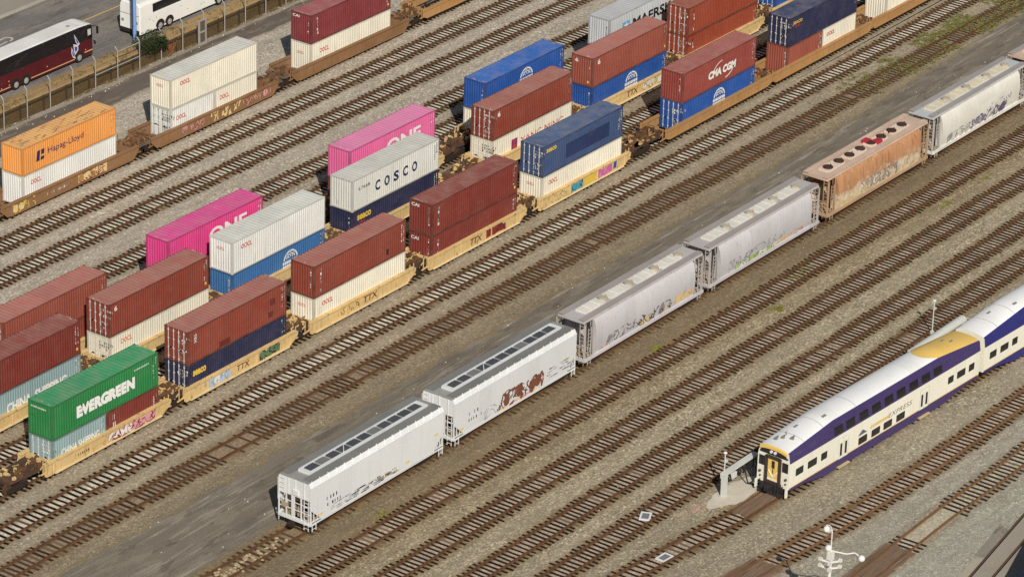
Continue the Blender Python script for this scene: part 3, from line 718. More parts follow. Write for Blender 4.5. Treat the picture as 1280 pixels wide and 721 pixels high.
# ------------------------------------------------------------------ well wagons
YELLOW = paint('wagon_yellow', (214, 182, 122), .7, .7, .36, .16, .3, (120, 84, 50)); OCHRE = paint('wagon_ochre', (172, 128, 76), .75, .6, .26, .1, .2, (96, 62, 38)); BRN = paint('wagon_brown', (134, 96, 60), .75, .6, .26, .15, .15, (76, 52, 36))
FLANGE = paint('wagon_flange_pale', (222, 200, 156), .7, .5, .2, .1, .2)
DECK = paint('deck_brown', (74, 56, 44), .85, .5, .2, .15); DECKG = paint('deck_grey', (100, 86, 72), .85, .5, .15, .15); GRIME = flat('underframe_grime', (48, 38, 32), .85, var=.4); WHEEL = flat('wheel_rust', (86, 62, 46), .7, var=.3)
GWHITE = flat('spray_white', (226, 222, 214), .7); GPINK = flat('spray_pink', (214, 150, 160), .7); GRED = flat('spray_dark_red', (132, 48, 44), .7); GBLUE = flat('spray_pale_blue', (170, 190, 210), .7)
GGREEN = flat('spray_green', (96, 120, 84), .7); GTEAL = flat('spray_teal', (70, 150, 170), .7); GMAG = flat('spray_magenta', (196, 100, 160), .7); GYEL = flat('spray_yellow', (214, 184, 70), .7); GCREAM = flat('spray_cream', (220, 196, 140), .7)
GBLACK = flat('spray_black', (48, 42, 46), .7); GBROWN = flat('spray_brown', (126, 76, 58), .7); GPURP = flat('spray_purple', (104, 88, 124), .7); GLIME = flat('spray_lime', (176, 200, 120), .7); GGREY = flat('spray_grey', (150, 146, 150), .7); GORCH = flat('spray_orange', (214, 130, 80), .7)
def bogie(parent, x, wb=1.78, mat=GRIME):
    m = MB()
    for s in (-1, 1):
        y = s*1.0
        m.prism([(x-wb/2-.25, .42), (x-.35, .30), (x+.35, .30), (x+wb/2+.25, .42), (x+wb/2+.25, .62), (x+.45, .78), (x-.45, .78), (x-wb/2-.25, .62)], y-.07, y+.07)
        for i in (-.18, 0, .18): m.tube((x+i, y, .36), (x+i, y, .62), .07, 6)
        for e in (-1, 1): m.box(x+e*wb/2-.16, x+e*wb/2+.16, y-.13, y+.13, .42, .66)
    m.box(x-.3, x+.3, -1.1, 1.1, .5, .8)
    b = m.build('bogie', mat, parent)
    k = ('wheelset',)
    if k not in _T:
        w_ = MB()
        for s in (-1, 1): w_.tube((0, s*.69, 0), (0, s*.80, 0), .44, 18); w_.tube((0, s*.66, 0), (0, s*.69, 0), .47, 18); w_.tube((0, s*.80, 0), (0, s*.83, 0), .17, 10)
        w_.tube((0, -.7, 0), (0, .7, 0), .08, 8); _T[k] = w_.mesh('wheelset', [])
    for e in (-1, 1): link('wheelset', _T[k], b, WHEEL, (x+e*wb/2, 0, .655))
    return b
def well(x0, yc, Lw, label, mat, style, gl, gr, bl=True, br=False, seed=1, deck=DECK, lead=.55, tail=1.2, rz=0.0):
    """one well unit: x0 = near end of the well, gl/gr = lengths of the end decks left and right of it"""
    rnd = random.Random(seed)
    r = thing('well_wagon', label, 'railway wagon', (x0, yc, 0), rz, 'container well wagons')
    hi, lo = 1.46, .34
    for s in (-1, 1):
        y0, y1 = (1.30, 1.42) if s > 0 else (-1.42, -1.30)
        m = MB()
        poly = [(-lead, lo+.1), (-lead+.15, lo), (Lw+.1, lo), (Lw+tail-.25, .80), (Lw+tail, 1.08), (Lw+tail, hi-.12), (Lw+tail-.2, hi), (-lead, hi)]
        if style == 'long': poly = [(-lead-1.0, 1.0), (-lead-.3, lo), (Lw+.3, lo), (Lw+tail, 1.0), (Lw+tail, hi), (-lead-1.0, hi)]
        if style == 'rib': poly = [(-lead-.5, .75), (-lead, .55), (Lw+.3, .55), (Lw+tail, .8), (Lw+tail, hi+.02), (-lead-.5, hi+.02)]
        m.prism(poly, y0, y1)
        yo = (-1.52, -1.42) if s < 0 else (1.42, 1.52)
        xa, xb = poly[-1][0], poly[-2][0]
        m.box(xa+.02, xb-.05, min(yo[0], yo[0]+.02) if s < 0 else yo[0], yo[1], hi-.09, hi+.035)
        m.box(xa+.05, xb-.05, -1.3 if s < 0 else 1.16, -1.16 if s < 0 else 1.3, hi-.07, hi+.03)
        mf = MB(); mf.box(.05 if style != 'rib' else -lead, Lw+.05, yo[0], yo[1], lo-.02 if style != 'rib' else .55, lo+.07 if style != 'rib' else .63)
        if style == 'rib':
            k = int((Lw+tail)/.95)
            for i in range(k+1):
                x = -lead+.1+i*(Lw+lead+tail-.6)/k; m.box(x, x+.11, yo[0]+.01, yo[1]-.003, .64, hi-.10)
        elif style == 'long':
            for i in range(5):
                x = 1.0+i*(Lw-2)/4; m.box(x, x+.06, yo[0]+.06 if s < 0 else yo[0], yo[1] if s < 0 else yo[1]-.06, lo+.08, hi-.1)
        else:
            for i in range(4):
                x = -.2+i*.02
            for x in (-.1, Lw*.33, Lw*.67, Lw+.2): m.box(x, x+.1, yo[0]+.05 if s < 0 else yo[0], yo[1] if s < 0 else yo[1]-.05, lo+.1, hi-.1)
        m.build('side_sill', mat, r); mf.build('flange', FLANGE if style == 'std' else mat, r)
    m = MB()
    for i in range(5 if Lw < 14 else 7):
        x = .1+i*(Lw-.5)/(4 if Lw < 14 else 6); m.box(x, x+.3, -1.3, 1.3, .24, .345)
    m.box(.3, Lw-.3, -1.3, -1.1, .23, .30); m.box(.3, Lw-.3, 1.1, 1.3, .23, .30)
    m.build('floor_beam', GRIME if style != 'long' else mat, r)
    for side, g in ((-1, gl), (1, gr)):
        xe = -.08 if side < 0 else Lw+.08        # bulkhead
        m = MB(); m.box(xe-.05, xe+.05, -1.3, 1.3, .35, 1.36 if style != 'rib' else 1.2)
        if style == 'rib':
            xi = xe-side*.06
            m.add([(xi, -1.2, 1.25), (xi, 1.2, 1.25), (xi-side*1.25, .9, .40), (xi-side*1.25, -.9, .40)], [(0, 1, 2, 3), (3, 2, 1, 0)])
        m.build('bulkhead', mat, r)
        xj = -g if side < 0 else Lw+g
        m = MB(); n_ = 5
        xa, xb = sorted((xe, xj))
        # plank deck narrowing to the coupling
        y_e, y_j = 1.28, .95 if g > 2.4 else 1.15
        pts = [(xe, -y_e), (xj, -y_j), (xj, y_j), (xe, y_e)]
        zt = 1.12
        m.add([(a, b, zt) for a, b in pts]+[(a, b, zt-.12) for a, b in pts], [(0, 1, 2, 3) if side > 0 else (3, 2, 1, 0), (7, 6, 5, 4) if side > 0 else (4, 5, 6, 7), (0, 4, 5, 1), (1, 5, 6, 2), (2, 6, 7, 3), (3, 7, 4, 0)])
        for i in range(6):
            y = -.95+i*.36; m.box(min(xe, xj*.5+xe*.5), max(xe, xj*.5+xe*.5), y, y+.05, zt, zt+.035)
        m.build('end_deck', deck, r)
        m = MB(); m2 = MB()
        xm = (xe*.35+xj*.65); lo_, hi2 = min(xe, xj), max(xe, xj)
        for q in range(26):
            mm = m2 if q % 3 == 0 else m
            x = rnd.uniform(lo_+.1, hi2-.1); y = rnd.gauss(0, .5); y = max(-1.05, min(1.05, y)); a, b, c = rnd.uniform(.04, .2), rnd.uniform(.04, .2), rnd.uniform(.05, .34)
            mm.box(x-a, x+a, y-b, y+b, zt+.002+.0008*q, zt+.05+c)
        m.tube((xm-.4, -.55, zt+.3), (xm+.4, -.42, zt+.3), .15, 10); m2.tube((xm-.3, .35, zt+.25), (xm-.3, .8, zt+.25), .12, 10)
        for q in range(7):
            mm = m2 if q % 2 else m
            x = rnd.uniform(lo_, hi2); y = rnd.uniform(-.8, .8)
            mm.path([(x, y, zt+.15), (x+rnd.uniform(-.5, .5), y+rnd.uniform(-.4, .4), zt+.42), (x+rnd.uniform(-.7, .7), y+rnd.uniform(-.5, .5), zt+.1)], .035, 5)
        m2.build('deck_fitting', mat, r)
        m.build('brake_gear', flat('brake_gear_brown', (104, 74, 50), .8, var=.5), r)
        for s in (-1, 1):
            m = MB()
            for xx in (xe+side*.5, xe+side*1.0): m.bar((xx, s*1.24, zt-.35), (xx, s*1.24, zt+.62), .06)
            m.bar((xe+side*.3, s*1.27, zt-.35), (xe+side*1.25, s*1.27, zt-.45), .10)
            m.bar((xe+side*1.0, s*1.24, zt+.25), (xe+side*1.4, s*1.1, zt-.2), .06)
            m.build('handrail', mat, r)
        m = MB(); m.box(min(xj-side*.9, xj), max(xj-side*.9, xj), -.28, .28, .62, .98); m.box(xj-.14 if side > 0 else xj-.02, xj+.02 if side > 0 else xj+.14, -.42, .42, .70, .94)
        m.path([(xj-side*.3, .35, .8), (xj, .45, .45), (xj+side*.12, .3, .5)], .03, 5)
        m.build('coupling', GRIME, r)
    if bl: bogie(r, -gl+(.02 if bl == 'joint' else .95))
    if br: bogie(r, Lw+gr-.95)
    return r
def wside(y=-1.425): return lambda u, v, l: (u, y-l, v)
def ttx(r, x, w_=1.7, h=.5): on_side(r, text_mesh('TTX', w_, h, .02, .15), BROWNT, x, .66, -1.426)
I = 12.35
w0 = well(-.08, 0, I, 'yellow well wagon with pink graffiti carrying the green container', YELLOW, 'std', 4.6, 1.78, bl=True, seed=1, lead=1.0)
graffiti(w0, wside(), 6.2, 11.6, .5, 1.3, 6, [GPINK, GPINK, GWHITE], GRED, 3, 4, .09)
on_side(w0, codes_mesh(31, 8, .17, False, 1), BLACKT, 2.2, .95, -1.428, 'marking')
w1 = well(15.7, 0, I, 'yellow well wagon with white and green graffiti under the navy container', YELLOW, 'std', 1.68, 1.7, bl='joint', seed=2)
graffiti(w1, wside(), 2.3, 5.0, .45, 1.32, 4, [GBLUE, GWHITE], GGREY, 5, 3, .06); ttx(w1, 5.8, 1.6, .5); graffiti(w1, wside(), 8.6, 11.2, .5, 1.3, 4, [GGREEN, GGREEN], GBLACK, 8, 3, .08)
w2 = well(31.45, 0, I, 'yellow well wagon with brown letters under the white and brown stack, front row', YELLOW, 'std', 1.7, 1.7, bl='joint', seed=3); ttx(w2, 6.4, 1.9, .55)
graffiti(w2, wside(), 3.4, 5.8, .6, 1.2, 4, [YELLOW], BROWNT, 12, 2, .06, .0)
w3 = well(47.33, 0, I, 'yellow well wagon with dark red graffiti under the all-brown stack', YELLOW, 'std', 1.83, 1.8, bl='joint', seed=4); ttx(w3, 5.3, 1.7, .55); graffiti(w3, wside(), 7.6, 10.4, .5, 1.32, 3, [GRED, GRED], GBLACK, 21, 2, .05)
w4 = well(63.25, 0, I, 'yellow well wagon with coloured block graffiti under the slate blue container', YELLOW, 'std', 1.77, 4.4, bl='joint', br=True, seed=5)
graffiti(w4, wside(), .8, 3.6, .5, 1.2, 4, [GCREAM], GGREEN, 31, 2, .06, .3); graffiti(w4, wside(), 4.3, 6.0, .45, 1.35, 2, [GTEAL, GTEAL], GBLACK, 33, 3, .07)
patchm = lambda r, x, z, w_, h_, mat: on_side(r, MB_face(w_, h_), mat, x, z, -1.428, 'graffiti')
def MB_face(w_, h_):
    s = MB(); s.face([(0, 0, 0), (w_*.94, .06, 0), (w_, h_, 0), (.04*w_, h_*.93, 0)]); return s.mesh('graffiti', [])
patchm(w4, 6.3, .45, 1.9, .85, GYEL); graffiti(w4, wside(), 8.3, 10.6, .45, 1.35, 3, [GMAG, GMAG], GPINK, 35, 2, .06); patchm(w4, 10.8, .6, .5, .7, flat('spray_blue', (60, 80, 160), .7))
J = 16.2
well(83.3, .05, J, 'ochre ribbed well wagon carrying the bright blue and dark red containers', OCHRE, 'rib', 4.9, .95, bl=True, seed=6, lead=.3, tail=.8)
well(101.2, 0, J, 'ochre ribbed well wagon carrying the dark navy container', OCHRE, 'rib', .95, .9, bl='joint', seed=7, lead=.3, tail=.8)
well(119.2, .1, J, 'ochre ribbed well wagon at the far right end of the front row', OCHRE, 'rib', .9, .9, bl='joint', seed=8, lead=.3, tail=.8)
# middle
well(-.2, my(6), I, 'yellow well wagon under the grey-blue container behind the green one', YELLOW, 'std', 1.8, 1.75, bl='joint', seed=11)
well(15.5, my(21), I, 'yellow well wagon under the white container with doors, middle row left', YELLOW, 'std', 1.75, 1.5, bl='joint', seed=12)
well(30.8, my(37), I, 'yellow well wagon under the medium blue container', YELLOW, 'std', 1.55, 1.9, bl='joint', seed=13)
w5 = well(46.9, my(53), I, 'yellow well wagon with white graffiti under the navy container, middle row', YELLOW, 'std', 1.85, 4.2, bl='joint', br=True, seed=14, deck=DECKG)
graffiti(w5, wside(), 9.8, 12.9, .5, 1.4, 4, [GWHITE, GCREAM], GBLACK, 41, 3, .06)
well(67.0, my(73)-.2, I, 'yellow well wagon under the white container with red lettering', YELLOW, 'std', 3.5, 1.7, bl=True, seed=15)
w6 = well(82.9, my(89), I, 'yellow well wagon with brown letters and white graffiti under the bright blue container, middle row', YELLOW, 'std', 1.85, 1.8, bl='joint', seed=16); ttx(w6, 5.6, 1.8, .55); graffiti(w6, wside(), 8.2, 11.4, .5, 1.35, 4, [GCREAM, GWHITE], GBROWN, 43, 3, .06)
well(99.1, my(105), I, 'yellow well wagon under the orange-brown pair, middle row far end', YELLOW, 'std', 1.85, 3.0, bl='joint', br=True, seed=17)
well(115.2, my(121), I, 'yellow well wagon under the farthest blue container, middle row', YELLOW, 'std', .7, 1.8, bl=False, br=True, seed=18)
# pink row
well(7.8, py(14), I, 'yellow well wagon under the faded red stack at the left edge', YELLOW, 'std', 1.8, 3.4, bl='joint', br=True, seed=21)
well(27.6, py(33), I, 'yellow well wagon under the deep pink container', YELLOW, 'std', 3.4, 5.0, bl=True, br=True, seed=22)
well(51.8, py(58), I, 'yellow well wagon under the paler pink container', YELLOW, 'std', 5.0, 3.6, bl=True, br=True, seed=23)
well(71.8, py(78), I, 'yellow well wagon under the glossy blue container', YELLOW, 'std', 3.6, 3.6, bl=True, br=True, seed=24)
well(91.8, py(98), I, 'yellow well wagon under the silver container', YELLOW, 'std', 3.6, 1.8, bl=True, br=True, seed=25)
# back row
K = 16.0
w7 = well(32.6, by(40), K, 'long brown well wagon with faded graffiti under the orange container', BRN, 'long', 1.8, 1.9, bl=True, br=True, seed=31, lead=.0, tail=.9, deck=DECKG)
graffiti(w7, wside(), .4, 3.2, .4, 1.25, 4, [GCREAM], GYEL, 51, 3, .09, .2); graffiti(w7, wside(), 8.8, 12.6, .45, 1.3, 5, [GCREAM, OCHRE], GRED, 53, 3, .08)
on_side(w7, codes_mesh(66, 14, .2, False, 1), WHITE, 4.2, .95, -1.428, 'marking')
w8 = well(52.3, by(60), K, 'long brown well wagon with cream letters sprayed along its side', BRN, 'long', 1.85, 1.95, bl=True, br=True, seed=32, lead=.0, tail=.9, deck=DECKG)
graffiti(w8, wside(), 3.2, 6.2, .45, 1.2, 6, [BRN], GPINK, 55, 3, .07, .0); graffiti(w8, wside(), 7.2, 11.4, .4, 1.38, 6, [BRN], GCREAM, 57, 3, .13, .0); graffiti(w8, wside(), 11.8, 15.8, .5, 1.3, 7, [GPINK, BRN], GPINK, 59, 2, .06, .3)
w9 = well(72.7, by(80), K, 'long brown well wagon carrying the maroon stack', BRN, 'long', 1.95, 2.0, bl=True, br=True, seed=33, lead=.0, tail=.9, deck=DECKG)
w10 = well(93.2, by(101), K, 'ochre empty well wagon at the top edge beside the fence-side maroon stack', OCHRE, 'rib', 2.6, 2.0, bl=True, br=True, seed=34, lead=.5, tail=.9, deck=DECKG)

# ------------------------------------------------------------------ hopper wagons
HW_WHITE = paint('hopper_white', (218, 219, 218), .6, .16, .0, .04); HW_GREY = paint('hopper_pale_grey', (197, 194, 196), .65, .36, .10, .08, .12, rustcol=(150, 120, 100)); HW_ROOF = paint('hopper_roof_grey', (146, 145, 140), .6, .3, .02)
HW_ROOF2 = paint('hopper_roof_pale', (182, 176, 174), .65, .35, .16, .1, rustcol=(150, 130, 120)); HW_CREAM = paint('hopper_cream_white', (218, 214, 202), .65, .38, .06)
HW_RUST = paint('hopper_rusty', (176, 124, 84), .85, .5, .12, .25, .2, rustcol=(132, 84, 52)); HW_RROOF = paint('hopper_rust_roof', (204, 176, 156), .85, .55, .26, .2, .35, rustcol=(150, 104, 80))
RUNB = paint('running_board_worn', (158, 150, 146), .75, .5, .24, .1, .1, (132, 108, 94))
HATCH = paint('hatch_dark', (74, 77, 80), .6, .3, 0); HATCHL = paint('hatch_light', (118, 118, 116), .6, .3, 0); GRAT = paint('running_board_grey', (122, 122, 118), .7, .3, .05)
HSTEEL = paint('hopper_frame_steel', (178, 170, 164), .75, .4, .14, rustcol=(124, 96, 76)); SLOPE = paint('slope_sheet_stained', (168, 148, 122), .8, .6, .35, rustcol=(96, 70, 50)); BLACKR = flat('recess_black_steel', (38, 36, 36), .8)
PALEPATCH = paint('paint_patch_cream', (222, 206, 172), .8, .4, .15)
def rusty_body():
    n = NT('hopper_rust_peeling'); co = n.add('ShaderNodeTexCoord').outputs['Object']; z = n.add('ShaderNodeSeparateXYZ', {0: co}).outputs[2]
    a = n.noise(n.mapv(co, (.55, .8, .7)), 1.6, 6, .68); st = n.noise(n.mapv(co, (3, 3, .3)), 1.4, 4, .6)
    base = n.mix(n.noise(n.mapv(co, (1, 1, .5)), .8, 5, .65), A(156, 106, 72), A(204, 156, 116))
    base = n.mix(n.math('MULTIPLY', n.step(st, .5, .72), .5), base, A(118, 72, 44))
    lvl = n.math('ADD', z, n.math('MULTIPLY', n.math('SUBTRACT', a, .5), 3.4))
    pale = n.math('SUBTRACT', 1.0, n.step(lvl, 2.1, 3.0))
    pc = n.mix(n.step(n.noise(co, 2.2, 5, .7), .45, .62), A(206, 184, 146), A(222, 212, 190))
    pc = n.mix(n.math('MULTIPLY', n.step(n.noise(co, 3.1, 5, .7), .56, .66), .8), pc, A(140, 122, 96))
    c = n.mix(pale, base, pc); sp2 = n.step(n.noise(n.mapv(co, (.8, 1, .8)), 1.3, 6, .72), .58, .70)
    c = n.mix(n.math('MULTIPLY', sp2, .85), c, A(214, 190, 156))
    return n.out(c, .85, 0, n.noise(co, 3), .1, .02, .2)
HW_RUST2 = rusty_body()
def ladder(m, x, y, z0, z1, w=.42, axis='y', n=None):
    n = n or int((z1-z0)/.32)
    a = (x, y-w/2) if axis == 'y' else (x-w/2, y); b = (x, y+w/2) if axis == 'y' else (x+w/2, y)
    m.bar((*a, z0), (*a, z1), .05); m.bar((*b, z0), (*b, z1), .05)
    for i in range(n): z = z0+(i+.5)*(z1-z0)/n; m.bar((*a, z), (*b, z), .035)
def hopper_common(r, L, mat, frame):
    m = MB()
    for s in (-1, 1): m.box(.25, L-.25, s*1.5-.09, s*1.5+.09, 1.02, 1.26)
    m.box(.2, L-.2, -.3, .3, .95, 1.2)
    for x in (.12, L-.30): m.box(x, x+.18, -1.55, 1.55, .98, 1.24)
    m.build('sill', mat, r)
    for x in (1.9, L-1.9): bogie(r, x)
    for s, x in ((-1, 0.05), (1, L-.05)):
        m = MB(); m.box(min(x, x+s*.55), max(x, x+s*.55), -.16, .16, .78, 1.0); m.box(x+s*.3-.2, x+s*.3+.2, -.24, .24, .74, .98)
        m.path([(x, .4, .95), (x+s*.2, .42, .55), (x+s*.45, .35, .6)], .035, 5); m.bar((x+s*.02, -1.45, .92), (x+s*.05, -.1, .86), .05)
        m.build('coupler', GRIME, r)
    m = MB()
    nb = 3
    for i in range(nb):
        xc = L/2+(i-1)*(L-7.4)/3.0; a = (L-7.6)/6
        m.add([(xc-a, -1.4, 1.1), (xc+a, -1.4, 1.1), (xc+a, 1.4, 1.1), (xc-a, 1.4, 1.1), (xc-.45, -.6, .42), (xc+.45, -.6, .42), (xc+.45, .6, .42), (xc-.45, .6, .42)], [(0, 4, 5, 1), (1, 5, 6, 2), (2, 6, 7, 3), (3, 7, 4, 0), (4, 7, 6, 5)])
        m.box(xc-.6, xc+.6, -.75, .75, .32, .44)
    m.build('outlet_bay', mat, r)
def end_cage(r, L, frame, x_in, ztop, low=False):
    for s in (0, 1):
        X = (lambda x: x) if s == 0 else (lambda x: L-x)
        m = MB()
        for y in (-1.42, 1.42):
            m.bar((X(.22), y, 1.2), (X(.22), y, ztop), .09)
        m.bar((X(.22), -1.45, 2.3), (X(.22), 1.45, 2.3), .06); m.bar((X(.22), -1.45, ztop-.05), (X(.22), 1.45, ztop-.05), .09)
        for y in (-1.42, 1.42):
            m.bar((X(x_in-.15), y, 1.2), (X(x_in-.15), y*.94, ztop), .07)
        m.bar((X(.24), -.5, 1.25), (X(.24), .5, 2.3), .04)
        ladder(m, X(.14), -1.15, .72, ztop-.1); ladder(m, X(.75), -1.5, .60, 2.3 if low else ztop-.5, .42, 'x'); ladder(m, X(.75), 1.5, .60, 2.3 if low else ztop-.5, .42, 'x')
        m.build('end_ladder', frame, r)
        m = MB(); m.box(min(X(.35), X(x_in)), max(X(.35), X(x_in)), -1.3, 1.3, 1.16, 1.22)
        if s == 0:
            m.tube((X(.45), -.2, 1.5), (X(.45)+.9, -.2, 1.5), .22, 10); m.box(.55, .95, .35, .8, 1.23, 1.75)
            m.tube((.10, .75, 1.9), (.16, .75, 1.9), .28, 14)
        else: m.box(L-1.0, L-.5, -.6, .2, 1.23, 1.6)
        m.build('brake_gear', SLOPE, r)
def hopper_flat(x0, yc, L, label, seed=1, grime=False):
    r = thing('hopper_wagon', label, 'hopper wagon', (x0, yc, 0), 0, 'covered hopper wagons in the line')
    W_ = 1.55
    for s in (-1, 1):
        m = MB(); poly = [(.12, 2.35), (.12, 4.12), (L-.12, 4.12), (L-.12, 2.35), (L-1.35, 1.24), (1.35, 1.24)]
        m.prism(poly[::-1], s*W_-.03, s*W_+.03)
        for i in range(13):
            x = 1.0+i*(L-2)/12
            if i in (4, 8): m.box(x-.02, x+.02, s*W_-.034, s*W_+.034, 1.26, 4.1)
        m.build('side_sheet', HW_WHITE, r, fix=True)
    m = MB()
    for s in (-1, 1):
        a = s*(W_+.03); b = s*1.36
        pts = [(.12, a, 4.12), (L-.12, a, 4.12), (L-.12, b, 4.50), (.12, b, 4.50)]
        m.face(pts if s < 0 else pts[::-1]); m.box(.12, L-.12, a-.02, a+.02, 4.09, 4.16)
        for i in range(17):
            x = .5+i*(L-1)/16; m.bar((x, s*1.58, 4.26), (x, s*1.30, 4.56), .06)
    m.build('roof_edge', HW_WHITE, r)
    m = MB(); m.face([(.12, -1.36, 4.50), (L-.12, -1.36, 4.50), (L-.12, 1.36, 4.50), (.12, 1.36, 4.50)]); m.box(.1, .6, -1.36, -.4, 4.505, 4.56); m.box(.1, .5, .3, 1.36, 4.505, 4.56)
    m.build('roof', HW_ROOF, r)
    for s in (-1, 1):
        m = MB(); m.box(.35, L-.3, s*1.0-.33, s*1.0+.33, 4.60, 4.635)
        for i in range(14): x = .5+i*(L-1)/13; m.bar((x, s*1.0-.3, 4.50), (x, s*1.0+.3, 4.60), .04)
        m.build('running_board', GRAT, r)
    m = MB(); t0, t1 = 1.55, L-1.15
    for y0, y1 in ((-.56, -.40), (.40, .56)): m.box(t0, t1, y0, y1, 4.50, 4.72)
    m.box(t0-.3, t0, -.56, .56, 4.50, 4.71); m.box(t1, t1+.3, -.56, .56, 4.50, 4.71); mfl = MB(); mfl.box(t0, t1, -.40, .40, 4.505, 4.62); mfl.build('trough_floor', paint('trough_floor_grey', (158, 158, 154), .7, .3, 0), r)
    m.build('hatch_trough', HW_WHITE, r)
    nh = 11
    for i in range(nh):
        a = t0+.05+(t1-t0-.1)*i/nh; b = a+(t1-t0-.1)/nh
        m = MB(); m.box(a+.13, b-.13, -.36, .36, 4.63, 4.70)
        for q in (.5,): x = a+(b-a)*q; m.box(x-.03, x+.03, -.355, .355, 4.701, 4.73)
        m.bar((a+.16, -.33, 4.72), (b-.16, -.33, 4.72), .05)
        m.build('hatch_cover', HATCHL if (i*7+seed*3) % 5 == 0 else HATCH, r)
        if i in (3,):
            m = MB(); m.bar((a+.1, -.44, 4.75), (b-.1, .44, 4.75), .06); m.build('hatch_bar', HW_WHITE, r)
    for s in (0, 1):
        X = (lambda x: x) if s == 0 else (lambda x: L-x)
        m = MB()
        a = [(X(.15), -W_, 3.05), (X(.15), W_, 3.05), (X(.15), W_, 4.12), (X(.15), 1.36, 4.5), (X(.15), -1.36, 4.5), (X(.15), -W_, 4.12)]
        m.face(a[::-1] if s == 0 else a)
        for y in (-.95, -.1, .55, 1.1): m.bar((X(.13), y, 3.06), (X(.13), y, 4.45), .05)
        ladder(m, X(.08), 1.15, 2.9, 4.45, .5); m.box(min(X(.05), X(.16)), max(X(.05), X(.16)), -.4, .1, 3.2, 3.6)
        m.build('end_sheet', HW_WHITE, r)
        m = MB(); a = [(X(.16), -1.5, 3.06), (X(.16), 1.5, 3.06), (X(2.3), 1.5, 1.2), (X(2.3), -1.5, 1.2)]; m.face(a); m.face([(p[0]+(.03 if s == 0 else -.03), p[1], p[2]-.03) for p in a][::-1])
        m.build('slope_sheet', SLOPE, r)
        m = MB()
        for y, w_ in ((-1.5, .10), (1.5, .10), (-.62, .09), (.15, .28), (.8, .07)): m.box(min(X(.14), X(.24)), max(X(.14), X(.24)), y-w_/2, y+w_/2, 1.24, 3.06)
        for z in (1.9, 2.5): m.bar((X(.19), -1.5, z), (X(.19), 1.5, z), .05)
        m.bar((X(.2), -1.53, 1.25), (X(1.3), -1.53, 1.25), .12); m.bar((X(.2), 1.53, 1.25), (X(1.3), 1.53, 1.25), .12)
        for y in (-1.52, 1.52):
            for x in (.55, .95): m.bar((X(x), y, 1.25), (X(x), y, 3.1-x*1.05), .05)
        ladder(m, X(.5), -1.60, .55, 1.2, .45, 'x', 2); ladder(m, X(.5), 1.60, .55, 1.2, .45, 'x', 2); ladder(m, X(.12), -1.15, .55, 3.0, .4)
        m.build('end_frame', HW_WHITE, r)
        m = MB()
        if s == 0:
            m.tube((.55, -.9, 1.45), (1.35, -.9, 1.45), .2, 10); m.box(.5, .95, -.35, .0, 1.24, 2.0); m.tube((.10, .95, 2.1), (.16, .95, 2.1), .26, 14); m.bar((.5, .95, 1.25), (.5, .95, 2.1), .08)
            m.path([(.4, -1.2, 1.3), (.6, -.4, 1.7), (.5, .6, 1.35), (.7, 1.2, 1.6)], .05, 6)
        m.box(min(X(.3), X(2.2)), max(X(.3), X(2.2)), -1.45, 1.45, 1.14, 1.2)
        m.build('brake_gear', SLOPE, r)
    hopper_common(r, L, HW_WHITE, HW_WHITE)
    sd_ = lambda u, v, l: (u, -W_-.034-l, v)
    on_side(r, codes_mesh(seed*3+1, 4, .27, False, 1), BLACKT, 2.0, 2.75, -W_-.036, 'marking'); on_side(r, codes_mesh(seed*3+2, 6, .23, False, 1), BLACKT, 2.0, 2.2, -W_-.036, 'marking')
    m = MB(); rnd = random.Random(seed)
    return r, sd_
def smallprint(r, mapf, u0, u1, v0, v1, n, mat, seed):
    rnd = random.Random(seed); m = MB()
    for i in range(n):
        u = rnd.uniform(u0, u1); v = v0+(v1-v0)*(i % 4)/4+rnd.uniform(-.03, .03); l = rnd.uniform(.2, .7)
        x = u
        while x < u+l:
            ww = rnd.uniform(.05, .13); m.face([mapf(a, b, .004) for a, b in ((x, v), (x+ww, v), (x+ww, v+.10), (x, v+.10))]); x += ww+.05
    m.build('marking', mat, r)
H1, s1 = hopper_flat(4.55, -21.0, 16.5, 'clean white hopper wagon at the near end of the line, no graffiti', 1)
smallprint(H1, s1, 2.4, 8.6, 1.32, 1.95, 60, GGREY, 5); smallprint(H1, s1, 6.8, 10.5, 1.35, 1.85, 26, flat('stencil_brown', (150, 130, 90), .7), 6)
def tab(r, sd_, u, v, w_=.5, h_=.16): 
    m = MB(); m.face([sd_(a, b, .004) for a, b in ((u, v), (u+w_, v), (u+w_, v+h_), (u, v+h_))]); m.build('sticker', STICK, r)
for u in (1.0, 11.6, 15.2): tab(H1, s1, u, 1.55 if u < 15 else 2.45)
H2, s2 = hopper_flat(22.15, -20.98, 16.5, 'white hopper wagon with large brown graffiti low on its side', 2)
graffiti(H2, s2, 5.8, 11.6, 1.35, 2.7, 7, [GBROWN, GBROWN], GBLACK, 61, 3, .06, .49); graffiti(H2, s2, 5.8, 11.9, 1.35, 2.6, 7, [HW_WHITE], GBROWN, 62, 4, .15, .0); smallprint(H2, s2, 12.2, 15.6, 1.6, 2.6, 26, GGREY, 7); graffiti(H2, s2, 4.0, 6.0, 1.3, 2.2, 3, [HW_WHITE], GGREY, 63, 3, .05, 0)
graffiti(H2, s2, 5.6, 11.8, 1.26, 1.5, 6, [GPINK], GCREAM, 64, 2, .08, .4)
for u in (.9, 14.8): tab(H2, s2, u, 1.6 if u < 2 else 2.3)

